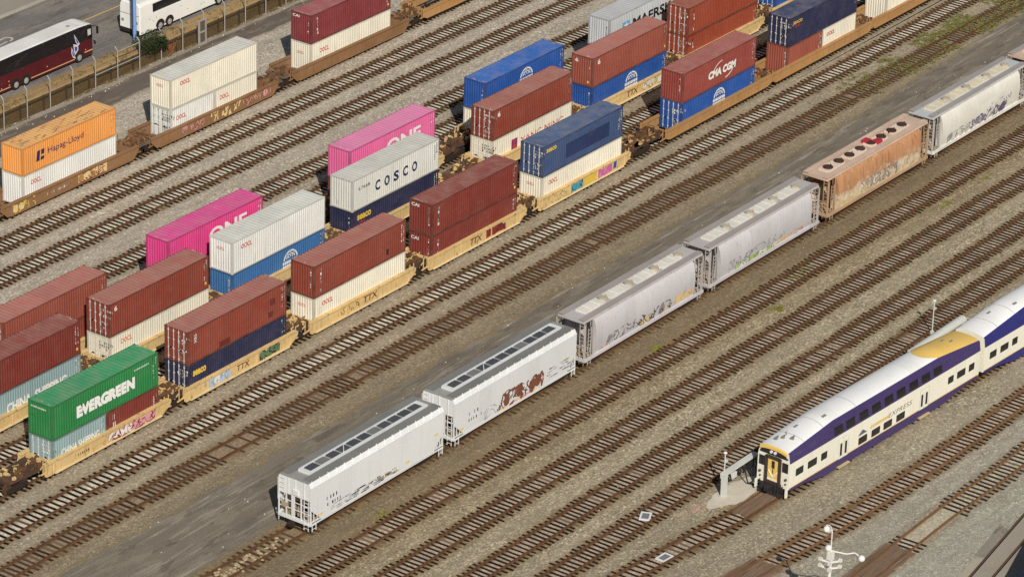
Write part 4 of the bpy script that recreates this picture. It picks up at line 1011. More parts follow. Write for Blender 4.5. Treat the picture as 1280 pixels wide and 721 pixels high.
PROF = [(1.42, 1.24), (1.50, 1.6), (1.57, 2.2), (1.60, 2.8), (1.55, 3.4), (1.44, 3.9), (1.26, 4.28), (1.0, 4.46)]
def prof_at(v):
    for (ya, za), (yb, zb) in zip(PROF, PROF[1:]):
        if v <= zb: t = (v-za)/(zb-za); return ya+(yb-ya)*t
    return PROF[-1][0]
def hopper_round(x0, yc, L, label, body, roof, frame, hatch='round', trough=None, rz=0.0):
    r = thing('hopper_wagon', label, 'hopper wagon', (x0, yc, 0), 0, 'covered hopper wagons in the line')
    ring = [(-y, z) for y, z in PROF]+[(y, z) for y, z in PROF[::-1]]
    ns = 24; xs = [1.55+(L-3.1)*i/ns for i in range(ns+1)]
    m = MB(); m.loft([[(x, y, z) for y, z in ring] for x in xs]); m.build('body', body, r, smooth=True, fix=True)
    for s in (0, 1):
        X = (lambda x: x) if s == 0 else (lambda x: L-x)
        m = MB(); n_ = len(ring)
        outer = [(X(1.54), y, z) for y, z in ring]
        mid = [(X(1.62), y*.62, 1.24+(z-1.24)*.97) for y, z in ring]; inner = [(X(2.9), y*.55, 1.24+(z-1.24)*.95) for y, z in ring]
        m.loft([outer, mid]); m.loft([mid, inner]); m.face(inner)
        # bulged end pieces seen as a lens from the side
        m.build('end_sheet', body, r)
        m = MB(); a = [(X(.35), -.75, 3.55), (X(.35), .75, 3.55), (X(2.3), .75, 1.25), (X(2.3), -.75, 1.25)]; m.face(a); m.face([(p[0], p[1], p[2]-.04) for p in a][::-1]); m.build('slope_sheet', SLOPE if body is not HW_GREY else body, r)
    m = MB(); zr = 4.50
    m.loft([[(x, y, z) for y, z in ((-1.30, zr-.14), (-1.28, zr), (-.7, zr+.05), (.7, zr+.05), (1.28, zr), (1.30, zr-.14))] for x in (.1, .8, L*.25, L*.5, L*.75, L-.8, L-.1)])
    for x in (.1, L-.1): m.face([(x, y, z) for y, z in ((-1.30, zr-.14), (-1.28, zr), (-.7, zr+.05), (.7, zr+.05), (1.28, zr), (1.30, zr-.14))])
    m.build('roof', roof, r)
    for s in (-1, 1):
        m = MB(); m.box(.15, L-.15, s*1.02-.26, s*1.02+.26, zr+.12, zr+.155)
        for i in range(16): x = .4+i*(L-.8)/15; m.bar((x, s*1.32, zr-.05), (x, s*1.0, zr+.12), .05)
        m.build('running_board', RUNB if body is not HW_RUST2 else roof, r)
    tr = trough or body
    m = MB()
    for i in range(4):
        a = 1.3+i*(L-2.6)/4; m.box(a+.15, a+(L-2.6)/4-.75, -.50, .50, zr+.05, zr+.17)
        for q in (.3, .6): m.box(a+(L-3)/4*q, a+(L-3)/4*q+.05, -.55, .55, zr+.17, zr+.20)
    m.build('roof_panel', tr, r)
    nhc = {'round': 4, 'dark': 8}[hatch]
    for i in range(nhc):
        x = 1.3+(i+1)*(L-2.6)/4-.42 if hatch == 'round' else 1.6+i*(L-3.0)/nhc+.6
        if hatch == 'round' and i == 3: x -= .25
        m = MB(); R_ = .40 if hatch == 'round' else .46
        m.tube((x, 0, zr+.05), (x, 0, zr+.26), R_, 18); m.tube((x, 0, zr+.26), (x, 0, zr+.30), R_*.8, 18); m.bar((x-.5, .0, zr+.30), (x+.5, .0, zr+.30), .07)
        m.build('hatch_cover', {'round': paint('hatch_round_grey', (176, 166, 146), .7, .4, .15), 'dark': paint('hatch_rust_black', (66, 44, 36), .85, .5, .3)}[hatch], r)
    end_cage(r, L, frame, 1.5, zr-.12)
    hopper_common(r, L, frame if body in (HW_RUST, HW_RUST2) else body, frame)
    m = MB()
    for i in range(8): x = 2.2+i*(L-4.4)/7; m.box(x, x+.06, -1.625, -1.60, 3.0, 3.06)
    return r, (lambda u, v, l: (u, -prof_at(v)-l*1.6, v))
H3, s3 = hopper_round(39.75, -20.98, 17.4, 'pale grey hopper wagon with grey scrawled graffiti, between the white graffitied wagon and its twin', HW_GREY, HW_ROOF2, HSTEEL, trough=HW_CREAM)
graffiti(H3, s3, 3.2, 12.2, 1.45, 2.35, 11, [GGREY], GBLACK, 71, 3, .055, .15); graffiti(H3, s3, 6.5, 12.6, 1.3, 2.0, 8, [GCREAM], GBROWN, 73, 2, .05, .4); graffiti(H3, s3, 2.2, 4.0, 1.3, 1.7, 2, [HW_GREY], GORCH, 74, 3, .06, 0); graffiti(H3, s3, 13.0, 15.6, 1.35, 2.2, 3, [GCREAM], GORCH, 75, 2, .05, .6)
H4, s4 = hopper_round(57.9, -20.96, 17.4, 'pale grey hopper wagon with lime green graffiti strip beside the rusty wagon', HW_GREY, HW_ROOF2, HSTEEL, trough=HW_CREAM)
graffiti(H4, s4, 4.0, 10.4, 1.28, 1.8, 9, [GLIME, GLIME, GWHITE], GBLACK, 81, 2, .04); graffiti(H4, s4, 3.0, 6.5, 1.6, 2.4, 5, [HW_GREY], GGREY, 83, 4, .07, 0); graffiti(H4, s4, 10.4, 15.6, 1.3, 1.75, 5, [GCREAM, GCREAM], GORCH, 84, 2, .05, .45); graffiti(H4, s4, 6.0, 11.5, 1.9, 2.5, 7, [HW_GREY], GGREY, 85, 3, .04, 0)
H5, s5 = hopper_round(76.5, -20.94, 17.2, 'orange-brown rusty hopper wagon with dark roof hatches and two red ones', HW_RUST2, HW_RROOF, paint('rust_frame', (176, 146, 116), .85, .5, .14), hatch='dark', trough=paint('roof_patch_pale', (214, 196, 178), .8, .4, .2))
graffiti(H5, s5, 5.4, 11.6, 1.55, 2.7, 9, [GGREY, PALEPATCH], GGREY, 91, 5, .09, .25); graffiti(H5, s5, 2.4, 7.6, 1.28, 1.95, 3, [PALEPATCH], GCREAM, 92, 4, .10, .2)
m = MB()
for x, y in ((9.3, .45), (9.9, -.35)): m.box(x-.4, x+.4, y-.3, y+.3, 4.62, 4.86)
m.build('hatch_cover', flat('hatch_red', (176, 48, 60), .6), H5)
H6, s6 = hopper_round(94.4, -20.92, 17.2, 'cream-white hopper wagon with purple-grey graffiti and four round hatches, beyond the rusty one', HW_CREAM, paint('hopper_roof_blue_grey', (186, 189, 188), .6, .3, .05), HSTEEL, trough=paint('hatch_cream', (214, 204, 178), .7, .3, .1))
graffiti(H6, s6, 6.8, 13.6, 1.35, 2.3, 8, [GPURP, GPURP, GGREY], GPURP, 101, 4, .10, .45); graffiti(H6, s6, 8.0, 14.6, 1.4, 2.7, 6, [GPURP], GWHITE, 104, 3, .07, .3); graffiti(H6, s6, 2.6, 8.5, 1.3, 2.2, 6, [GGREY], GGREY, 102, 4, .07, .3); graffiti(H6, s6, 9.5, 14.0, 1.8, 2.8, 5, [HW_CREAM], GGREY, 103, 3, .06, 0)
H7, s7 = hopper_round(112.4, -20.9, 17.2, 'rust-red hopper wagon at the right edge, farthest of the line', HW_RUST, HW_RROOF, HSTEEL, hatch='dark', trough=paint('roof_patch_pale', (214, 196, 178), .8, .4, .2))

# ------------------------------------------------------------------ passenger train
TW = paint('train_cream', (238, 231, 214), .4, .26, .03, .03, rustcol=(190, 160, 110)); TRF = paint('train_roof_white', (238, 237, 233), .5, .22, .0, .03, .06); TP = paint('train_purple', (68, 55, 102), .4, .12, 0, .05); TP2 = paint('train_blue_purple', (44, 45, 114), .4, .12, 0, .05)
TYE = paint('train_yellow', (230, 192, 104), .5, .15, 0, .04); GLASS = flat('window_glass_dark', (30, 30, 32), .12, 0, .6, .1); TDARK = flat('train_front_black', (46, 42, 42), .5); TGOLD = flat('stripe_gold', (222, 178, 84), .5); TLINE = flat('seam_grey', (196, 194, 190), .6)
LT = 26.3
def rail_z(x):       # height of the upper side edge along the octagonal body
    a = min(x, LT-x); return 3.90+(4.46-3.90)*min(1, max(0, a/5.9))
def crown(x):
    a = min(x, LT-x); return 4.18+(4.86-4.18)*min(1, max(0, a/5.4))
def band_y(z): return 1.49-.16*max(0, z-3.14)
BL = 3.14
def passenger_car(px, py_, rz, label, purple, front, yellow_end):
    r = thing('passenger_car', label, 'train carriage', (px, py_, 0), rz, 'double deck passenger cars')
    xs = [0, .15, 1.5, 3, 4.5, 5.4, 5.9, 8, 12, 16, LT-8, LT-5.9, LT-5.4, LT-4.5, LT-3, LT-1.5, LT-.15, LT]
    for s in (-1, 1):
        m = MB()
        sec = [[(x, s*1.44, .92), (x, s*1.49, 1.1), (x, s*1.49, BL)] for x in xs]; m.loft(sec if s > 0 else [t[::-1] for t in sec]); m.build('side_panel', TW, r)
        m = MB(); sec = [[(x, s*1.49, BL), (x, s*band_y(rail_z(x)), rail_z(x)), (x, s*(band_y(rail_z(x))-.10), rail_z(x)+.10)] for x in xs]; m.loft(sec if s > 0 else [t[::-1] for t in sec]); m.build('upper_band', purple, r)
        # skirt, drawn up over the bogies at both ends
        m = MB(); poly = [(.2, .80), (.2, 1.0), (LT-.2, 1.0), (LT-.2, .80), (LT-2.2, .72), (LT-4.9, .26), (4.9, .26), (2.2, .72)]
        m.prism(poly[::-1], s*1.455-.03, s*1.455+.03); m.build('skirt', purple, r, fix=True)
        m = MB(); m.box(.1, LT-.1, s*1.475-.012, s*1.475+.012, 1.02, 1.075); m.build('stripe', TGOLD, r)
    def roofsec(x):
        e = band_y(rail_z(x))-.10; z0 = rail_z(x)+.10; c = crown(x)
        return [(x, y*e, z0+(c-z0)*(1-abs(y)**2.6)) for y in (-1, -.93, -.8, -.55, -.25, 0, .25, .55, .8, .93, 1)]
    split = LT-7.3 if yellow_end else LT
    xa = [x for x in xs if x < split]+[split]
    m = MB(); m.loft([roofsec(x) for x in xa]); m.build('roof', TRF, r, smooth=True)
    if yellow_end:
        # yellow end hood with a curved near boundary
        m = MB(); nn = 11
        secs = []
        for t in range(9):
            row = []
            for j, y in enumerate((-1, -.93, -.8, -.55, -.25, 0, .25, .55, .8, .93, 1)):
                xb = split+(1.5*abs(y)**3.0); x = xb+(LT-.02-xb)*t/8
                row.append(roofsec(x)[j])
            secs.append([(p[0], p[1], p[2]+.001) for p in row])
        m.loft(secs); m.build('roof_hood', TYE, r, smooth=True)
        m = MB(); secs = []
        for t in range(3):
            row = []
            for j, y in enumerate((-1, -.93, -.8, -.55, -.25, 0, .25, .55, .8, .93, 1)):
                x = split+(1.5*abs(y)**3.0)*t/2; row.append(roofsec(x)[j])
            secs.append(row)
        m.loft(secs); m.build('roof_edge', TRF, r, smooth=True)
    m = MB()
    for x in (2.05, 4.6, LT-3.4 if not yellow_end else 9.0):
        sec = roofsec(x); m.loft([[(p[0], p[1], p[2]+.012) for p in sec], [(p[0]+.045, p[1], p[2]+.012) for p in roofsec(x+.045)]])
    m.build('roof_seam', TLINE, r)
    m = MB()
    for x, y in ((3.2, .35), (5.6, -.55), (LT-2.6, -.2), (LT-3.1, .3)): z = [p for p in roofsec(x)][5][2]; m.box(x-.24, x+.24, y-.10, y+.10, z-.08, z+.02)
    m.build('roof_vent', flat('vent_grey', (140, 136, 130), .6), r)
    # ends
    for s in (0, 1):
        x = 0.0 if s == 0 else LT
        m = MB(); e = band_y(rail_z(x)); sec = [(x, p[1], p[2]) for p in roofsec(x)]
        ring = [(x, -1.44, .92), (x, -1.49, 1.1), (x, -1.49, BL), (x, -e, rail_z(x))]+sec+[(x, e, rail_z(x)), (x, 1.49, BL), (x, 1.49, 1.1), (x, 1.44, .92)]
        m.face(ring[::-1] if s == 0 else ring); m.build('end_wall', TW, r)
    m = MB(); m.box(.3, LT-.3, -1.3, 1.3, .55, .93); m.box(5.2, LT-5.2, -1.3, 1.3, .3, .6); m.build('underframe', GRIME, r)
    bogie(r, 2.9, 2.4); bogie(r, LT-2.9, 2.4)
    y_ = -1.49
    for s in (-1, 1):
        def win(u, z, w_, h_, tilt=0.0):
            m = MB(); a = s*band_y(z-h_/2) if z > BL else s*1.49; b = s*band_y(z+h_/2) if z > BL else s*1.49; c = .05
            pts = [(u-w_/2+c, z-h_/2), (u+w_/2-c, z-h_/2), (u+w_/2, z-h_/2+c), (u+w_/2, z+h_/2-c), (u+w_/2-c, z+h_/2), (u-w_/2+c, z+h_/2), (u-w_/2, z+h_/2-c), (u-w_/2, z-h_/2+c)]
            yy = lambda zz: (s*band_y(zz) if z > BL else s*1.49)+s*.012
            f = [(p, yy(q), q) for p, q in pts]; m.face(f if s < 0 else f[::-1]); f2 = [(p, y-s*.05, q) for p, y, q in f]
            for i in range(8): k = (i+1) % 8; m.face([f[i], f2[i], f2[k], f[k]])
            m.build('window', GLASS, r, fix=False)
        for u in (6.5, 8.1, 9.89, 11.58, 13.32, 15.01, 16.77, 18.48, 20.18): win(u, 3.60, 1.18, .66)
        for u in (9.84, 11.62, 13.28, 15.06): win(u, 1.50, 1.18, .62)
        for u, w_ in ((1.34, 1.0), (3.02, 1.2), (4.58, .8), (22.11, .8), (23.61, 1.2), (25.12, .8)): win(u, 2.12, w_, .62)
        for u in (7.19, 18.35):
            for q in (-1, 1):
                m = MB(); a, b = sorted((u+q*.02, u+q*.62)); yo = s*1.497; m.box(a, b, min(yo, yo-s*.03), max(yo, yo-s*.03), 1.0, 2.55); d = m.build('door', TW, r)
                m = MB(); c = u+q*.32; yo = s*1.512; m.box(c-.13, c+.13, min(yo, yo-s*.03), max(yo, yo-s*.03), 1.25, 2.3); m.build('window', GLASS, d)
            m = MB(); yo = s*1.50
            for x in (u-.66, u-.005, u+.63): m.box(x, x+.03, min(yo, yo+s*.006), max(yo, yo+s*.006), 1.0, 2.75)
            m.box(u-.66, u+.66, min(yo, yo+s*.006), max(yo, yo+s*.006), 2.75, 2.78); m.build('door_frame', TLINE, r)
            m = MB(); m.box(u-.75, u+.75, s*1.30 if s > 0 else -1.72, 1.72 if s > 0 else -1.30, .34, .40); m.build('step', flat('step_tan', (196, 176, 130), .7), r)
    o = on_side(r, text_mesh('EXPRESS', 3.3, .40, .0, .25, 1.15), flat('train_lettering_grey', (110, 104, 110), .6), 13.3, 2.02, -1.505)
    m = MB(); m.add([(10.75, -1.503, 2.05), (13.2, -1.503, 2.05), (13.35, -1.503, 2.30), (10.9, -1.503, 2.30)], [(0, 1, 2, 3)]); m.build('stripe', TGOLD, r)
    on_side(r, text_mesh('WEST COAST', 2.15, .16, .0, .25), TW, 10.95, 2.09, -1.508)
    m = MB(); m.add([(9.1, -1.503, 2.0), (10.4, -1.503, 2.0), (9.75, -1.503, 2.42)], [(0, 1, 2)]); m.add([(9.45, -1.506, 2.0), (9.9, -1.506, 2.0), (9.68, -1.506, 2.25)], [(0, 1, 2)]); m.build('logo', flat('train_logo_grey', (96, 98, 106), .6), r)
    if front:
        m = MB(); m.box(-.10, .02, -1.15, 1.15, 3.55, 3.86); m.box(-.05, .02, -1.3, 1.3, 3.42, 3.55); m.build('front_header', TDARK, r)
        m = MB(); secs = [[(x, p[1]*.99, p[2]+dz) for p in roofsec(max(0, x))] for x, dz in ((-.16, -.05), (0, .006))]; m.loft(secs)
        m.loft([[(-.16, p[1]*.99, p[2]-.26) for p in roofsec(0)], [(-.16, p[1]*.99, p[2]-.05) for p in roofsec(0)]])
        m.build('front_visor', TYE, r)
        m = MB()
        for y in (-.62, .62): m.box(-.14, .0, y-.11, y+.11, 1.0, 3.3)
        m.box(-.14, 0, -.62, .62, 3.12, 3.35); m.box(-.06, 0, -.8, .8, .95, 1.2); m.build('gangway', flat('gangway_brown_black', (66, 54, 48), .7), r)
        m = MB(); m.box(-.06, 0, -.49, .49, 1.25, 3.05); d = m.build('door', TYE, r)
        m = MB(); m.box(-.075, -.05, -.14, .14, 2.35, 2.95); m.box(-.09, -.05, -.03, .03, 1.9, 2.35); m.build('window', GLASS, d)
        m = MB(); m.bar((-.07, -.42, 2.1), (-.07, 0, 1.55), .07); m.bar((-.07, .42, 2.1), (-.07, 0, 1.55), .07); m.box(-.068, -.05, -.49, .49, 1.28, 1.45); m.build('marking', TW, d)
        for y in (-1.08, 1.08):
            m = MB(); m.box(-.03, 0, y-.27, y+.27, 2.3, 3.1); m.build('window', GLASS, r)
            m = MB(); m.tube((-.10, y*1.12, 1.75), (0, y*1.12, 1.75), .11, 12); m.tube((-.06, y*1.1, 1.35), (0, y*1.1, 1.35), .08, 10); m.build('headlight', flat('lamp_glass', (90, 84, 84), .2), r)
        m = MB(); m.tube((-.2, -.18, 3.72), (-.08, -.18, 3.72), .12, 12); m.tube((-.2, .18, 3.72), (-.08, .18, 3.72), .12, 12); m.build('headlight', flat('lamp_pale', (226, 226, 220), .3), r)
        m = MB(); m.box(-.22, .05, -1.0, 1.0, .55, .93)
        for y in (-1.05, 1.05): m.bar((-.2, y, .3), (-.2, y, 1.2), .05)
        m.box(-.9, -.1, -.18, .18, .7, 1.0); m.prism([(-.40, .26), (-.1, .26), (-.1, .5)], -1.1, 1.1)
        for y in (-.7, -.45, .45, .7): m.path([(-.2, y, 1.0), (-.45, y*1.1, .6), (-.3, y*.9, .45)], .04, 6)
        m.build('buffer_beam', TDARK, r)
        m = MB(); m.box(-.3, -.05, -1.46, -1.36, .35, 1.05); m.box(-.3, -.05, 1.36, 1.46, .35, 1.05); m.build('step', TW, r)
        m = MB()
        for x, y in ((.9, .5), (1.3, .15), (1.6, -.5)): z = roofsec(x)[5][2]; m.tube((x, y, z-.05), (x, y, z+.16), .12, 10); m.bar((x-.25, y, z+.16), (x+.25, y, z+.18), .08)
        m.tube((1.8, .2, 4.3), (1.8, .2, 4.8), .025, 6); m.build('horn', flat('horn_grey', (120, 116, 112), .5), r)
    else:
        m = MB(); m.box(-.30, 0, -.75, .75, 1.0, 3.2); m.box(LT, LT+.3, -.75, .75, 1.0, 3.2); m.build('gangway', TDARK, r)
    return r
TR = math.atan2(-.05037207, .99873052); tdx, tdy = .99873052, -.05037207
passenger_car(32.10, -45.55, TR, 'white and purple double-deck carriage with yellow rear hood and a cab at its near end', TP, True, True)
passenger_car(32.10+tdx*26.95, -45.55+tdy*26.95, TR, 'white carriage with bluer purple band, second of the passenger train, cut by the right edge', TP2, False, False)

# ------------------------------------------------------------------ street, bank and fence
RZ = 1.3
n = NT('bank_earth'); P = n.pos()
c = n.mix(n.noise(n.mapv(P, (.35, 1, 1.0)), 1.4, 6, .7), A(58, 44, 29), A(108, 88, 58)); c = n.mix(n.math('MULTIPLY', n.step(n.noise(P, .8, 5, .7), .55, .75), .6), c, A(98, 92, 50))
c = n.mix(.5, c, n.mix(1.0, c, n.ramp(n.noise(P, 7, 3, .7), [(.25, .5), (.5, 1.0), (.75, 1.6)]), 'MULTIPLY'))
BANK = n.out(c, .95, 0, n.noise(P, 5, 4, .7), .6, .08, .1)
n = NT('verge_dry_grass'); P = n.pos()
c = n.mix(n.noise(n.mapv(P, (.5, 1.6, 1)), 1.3, 6, .7), A(128, 100, 64), A(188, 160, 116)); c = n.mix(.4, c, n.mix(1.0, c, n.ramp(n.noise(P, 8, 3, .7), [(.25, .6), (.5, 1.0), (.75, 1.4)]), 'MULTIPLY'))
VERGE = n.out(c, .95, 0, n.noise(P, 6, 4, .7), .6, .06, .1)
CONC = paint('concrete_pale', (172, 162, 144), .9, .35, .04, .08, rustcol=(120, 104, 84))
xs = [-40+2*i for i in range(131)]; rnd = random.Random(3)
m = MB(); m.loft([[(x, 47.75+rnd.uniform(-.05, .05), 0), (x, 47.95+rnd.uniform(-.08, .08), .55+rnd.uniform(-.1, .1)), (x, 48.15, 1.30)] for x in xs]); kind(m.build('earth_bank', BANK), 'structure')
m = MB(); m.loft([[(x, 48.12, 1.31), (x, 48.3, 1.42), (x, 49.2, 1.46+rnd.uniform(-.05, .05)), (x, 50.02, 1.38), (x, 50.05, 1.25)] for x in xs]); kind(m.build('grass_verge', VERGE), 'structure')
m = MB(); m.face([(-300, 50.0, RZ), (400, 50.0, RZ), (400, 64.2, RZ), (-300, 64.2, RZ)]); kind(m.build('street', asphalt('street_asphalt', (110, 106, 102), .18, False)), 'structure')
m = MB(); m.box(-300, 400, 64.2, 64.55, RZ-.1, RZ+.14); kind(m.build('kerb', paint('kerb_stone', (170, 164, 150), .9, .3, 0)), 'structure')
m = MB(); m.face([(-300, 64.55, RZ+.12), (400, 64.55, RZ+.12), (400, 90, RZ+.12), (-300, 90, RZ+.12)]); kind(m.build('pavement', paint('pavement_grey', (150, 142, 128), .9, .35, .03)), 'structure')
m = MB(); m.face([(58.5, 64.75, RZ+.125), (64.2, 64.75, RZ+.125), (62.8, 68.6, RZ+.125), (57.0, 68.6, RZ+.125)]); kind(m.build('pavement_slab', CONC), 'structure')
RY = flat('road_paint_yellow', (214, 178, 92), .8, var=.25); RW = flat('road_paint_white', (190, 184, 172), .8, var=.25)
m = MB(); m.face([(40, 57.55, RZ+.004), (130, 57.9, RZ+.004), (130, 58.06, RZ+.004), (40, 57.71, RZ+.004)]); kind(m.build('road_marking', RY), 'structure')
m = MB()
m.face([(55.2, 58.9, RZ+.004), (60.6, 59.6, RZ+.004), (60.6, 59.78, RZ+.004), (55.2, 59.08, RZ+.004)]); m.face([(55.6, 60.0, RZ+.004), (61.2, 60.4, RZ+.004), (61.2, 60.62, RZ+.004), (55.6, 60.2, RZ+.004)])
for i in range(10):
    a0, a1 = -PI/2+PI*i/10, -PI/2+PI*(i+1)/10
    m.face([(60.8+r_*math.cos(a)*1.4, 60.05+r_*math.sin(a), RZ+.0045) for r_, a in ((.42, a0), (.6, a0), (.6, a1), (.42, a1))])
kind(m.build('road_marking', RW), 'structure')
m = MB(); m.box(-40, 220, 47.02, 47.28, -.1, .10); kind(m.build('fence_kerb', paint('fence_kerb_stone', (150, 140, 124), .9, .4, .05)), 'structure')

FEN = flat('fence_galvanised', (168, 166, 158), .55, .2)
fr = thing('chainlink_fence', 'tall galvanised chain-link fence with bent-over post tops along the earth bank', 'fence', (0, 47.4, 0))
posts = [31.3+3.12*i for i in range(27)]
for i, x in enumerate(posts):
    m = MB(); m.tube((x, 0, -.1), (x, 0, 2.95), .055, 8); m.tube((x, 0, 2.95), (x, .32, 3.3), .045, 8); m.build('post', FEN, fr)
m = MB()
for z in (.12, 2.9): m.tube((28, 0, z), (115, 0, z), .010, 5)
m.build('wire', flat('wire_grey', (120, 112, 98), .6, .3), fr)
m = MB()
for i in range(int(87/.30)):
    x = 28+i*.30; t = .012
    for a, b in ((0, 2.75), (2.75, 0)):
        m.face([(x+a, .02, .12), (x+a+t, .02, .12), (x+b+t, .02, 2.9), (x+b, .02, 2.9)])
kind(m.build('wire_mesh', flat('wire_grey', (120, 112, 98), .6, .3), fr), 'thing')
i0 = min(range(len(posts)), key=lambda k: abs(posts[k]-59.4))
m = MB()
for k in (i0, i0+1):
    for z in ((1.45, 1.45),): m.tube((posts[k], -.03, z[0]), (posts[k+1], -.03, z[1]), .05, 6)
m.tube((posts[i0+1], -.03, 2.85), (posts[i0+2], -.03, 2.85), .05, 6); m.build('brace_rail', FEN, fr)
gp = posts[min(range(len(posts)), key=lambda k: abs(posts[k]-75.0))]
g = thing('fence_gate', 'small grey metal gate with two square openings standing at the fence', 'gate', (gp, 47.15, 0))
m = MB()
for x in (-1.0, -.05): m.bar((x, 0, 0), (x, 0, 2.55), .16)
for z in (.15, 1.3, 2.5): m.bar((-1.0, 0, z), (-.05, 0, z), .15)
m.build('gate_frame', flat('gate_grey', (158, 154, 148), .6), g)
m = MB(); m.box(-.92, -.13, -.01, .01, .2, 2.45); m.build('gate_panel', flat('gate_panel_dark', (96, 84, 68), .7), g)
# dark uprights and a rail for the dark lines along the bank
of = thing('dark_upright_row', 'row of dark uprights with a rail against the brown bank behind the fence', 'fence', (0, 47.72, 0))
UPRIGHT = flat('dark_upright_brown', (66, 52, 38), .9)
for x in posts: MB().box(x-.62, x-.50, -.06, .06, -.05, 1.55).build('post', UPRIGHT, of)
MB().box(28, 116, -.02, .02, 1.30, 1.37).build('rail', UPRIGHT, of)
m = MB(); rnd = random.Random(12)
for i in range(90):
    x = rnd.uniform(30, 108); y = 46.8+rnd.gauss(0, .3); s_ = rnd.uniform(.03, .10)
    m.bar((x, y, .04), (x+rnd.uniform(-.2, .2)*2*s_*3, y+rnd.uniform(-.1, .1), .05+s_*.3), s_)
kind(m.build('litter', flat('litter_pale', (206, 198, 182), .8, var=.3)), 'stuff')

# ------------------------------------------------------------------ coaches
def coach(x, y, z, label, low, upper, roofm, front_right=True, Lc=13.7, white=False):
    r = thing('coach', label, 'coach', (x, y, z), 0, 'coaches parked along the street')
    W2 = 1.28; zs = 1.95
    def ringx(xx, k, zt):
        return [(xx, -W2*k, .35), (xx, -W2*k, zs), (xx, -(W2-.05)*k, 3.1), (xx, -(W2-.16)*k, zt-.06), (xx, -(W2-.35)*k, zt), (xx, (W2-.35)*k, zt), (xx, (W2-.16)*k, zt-.06), (xx, (W2-.05)*k, 3.1), (xx, W2*k, zs), (xx, W2*k, .35)]
    secs = [(0, .95, 3.35), (.12, 1, 3.45), (3, 1, 3.5), (Lc-2.0, 1, 3.5), (Lc-.55, 1, 3.42), (Lc-.1, .95, 3.30)]
    R_ = [ringx(*t) for t in secs]
    m = MB()
    for s in (0, 1):
        ids = (0, 1) if s == 0 else (9, 8)
        for a, b in zip(R_, R_[1:]):
            q = [a[ids[0]], b[ids[0]], b[ids[1]], a[ids[1]]]; m.face(q if s == 0 else q[::-1])
    def endpts(t, xo): return [(p[0]+xo*(1 if p[2] < 1 else (.5 if p[2] < 2 else 0)), p[1], p[2]) for p in t]
    a = R_[0]; m.face([a[0], a[1], a[8], a[9]]); a = R_[-1]; m.face([a[9], a[8], a[1], a[0]])
    m.build('body', low, r)
    m = MB()
    for ids in ((1, 2), (2, 3), (7, 6), (8, 7)):
        for a, b in zip(R_, R_[1:]): q = [a[ids[0]], b[ids[0]], b[ids[1]], a[ids[1]]]; m.face(q if ids[0] < 5 else q[::-1])
    for a, f in ((R_[0], 1), (R_[-1], -1)): q = [a[1], a[2], a[3], a[6], a[7], a[8]]; m.face(q if f > 0 else q[::-1])
    m.build('upper_body', upper, r)
    m = MB()
    for ids in ((3, 4), (4, 5), (5, 6)):
        for a, b in zip(R_, R_[1:]): m.face([a[ids[0]], b[ids[0]], b[ids[1]], a[ids[1]]])
    for a in (R_[0], R_[-1]): m.face([a[3], a[4], a[5], a[6]])
    m.build('roof', roofm, r)
    m = MB(); m.box(.1, Lc-.2, -1.2, 1.2, .22, .36); m.build('underframe', DARKM, r)
    TY = flat('tyre_black', (36, 34, 34), .8); RIM = flat('rim_bright', (200, 198, 194), .35, .5)
    for xw in (2.95, 4.3, Lc-2.05):
        for s in (-1, 1):
            m = MB(); m.tube((xw, s*1.31, .52), (xw, s*.98, .52), .52, 20); t = m.build('wheel', TY, r)
            m = MB(); m.tube((xw, s*1.335, .52), (xw, s*1.30, .52), .29, 16); m.tube((xw, s*1.36, .52), (xw, s*1.33, .52), .12, 10); m.build('rim', RIM, t)
            m = MB(); ring = [(xw+.66*math.cos(PI*i/12), s*1.288, .52+.66*math.sin(PI*i/12)) for i in range(13)]; m.face(ring if s > 0 else ring[::-1]); m.build('wheel_arch', DARKM, r)
    return r
MAR = paint('coach_maroon', (84, 20, 32), .3, .15, 0, .05, spec=.5); BLK = paint('coach_black', (26, 21, 23), .22, .1, 0, .05, spec=.5); WHB = paint('coach_white', (236, 233, 226), .35, .12, 0, .04); WRF = paint('coach_roof_white', (228, 222, 216), .5, .2, 0)
b1 = coach(49.35, 52.15, RZ, 'maroon and black coach with white roof and a silver-blue wing mark near its front', MAR, BLK, WRF)
m = MB(); m.box(5.0, 11.0, -1.292, -1.27, .50, .58); m.box(.2, 2.2, -1.292, -1.27, .50, .58); m.box(12.4, 13.5, -1.292, -1.27, .75, .85); m.build('stripe', flat('coach_gold_line', (226, 170, 120), .5), b1)
m = MB(); m.box(12.05, 12.9, -.7, .7, 3.44, 3.47); m.build('roof_hatch', WRF, b1); m = MB(); m.box(11.1, 11.45, -.4, -.1, 3.5, 3.56); m.build('roof_vent', flat('vent_grey2', (150, 146, 140), .6), b1)
wing = [[(11.0, 3.05), (11.35, 2.55), (11.75, 1.9), (11.55, 1.75), (11.2, 2.2)], [(10.85, 2.1), (11.5, 1.85), (11.55, 1.35), (11.1, .95), (10.95, 1.3)], [(10.6, 1.9), (10.9, 1.2), (11.15, .55), (10.75, .8), (10.55, 1.3)]]
m = MB()
for i, p in enumerate(wing): m.cur = 0; m.face([(x, -1.292-.004*i-(0 if z < 1.95 else -.04*(z-1.95)/1.15), z) for x, z in p][::-1])
for i, p in enumerate(wing):
    cx = sum(x for x, z in p)/5; cz = sum(z for x, z in p)/5; m.cur = 1
    m.face([(cx+(x-cx)*.55, -1.312-(0 if z < 1.95 else -.04*(z-1.95)/1.15), cz+(z-cz)*.55) for x, z in p][::-1])
m.build('logo', [flat('wing_silver', (206, 206, 214), .4), flat('wing_blue', (64, 78, 160), .4)], b1)
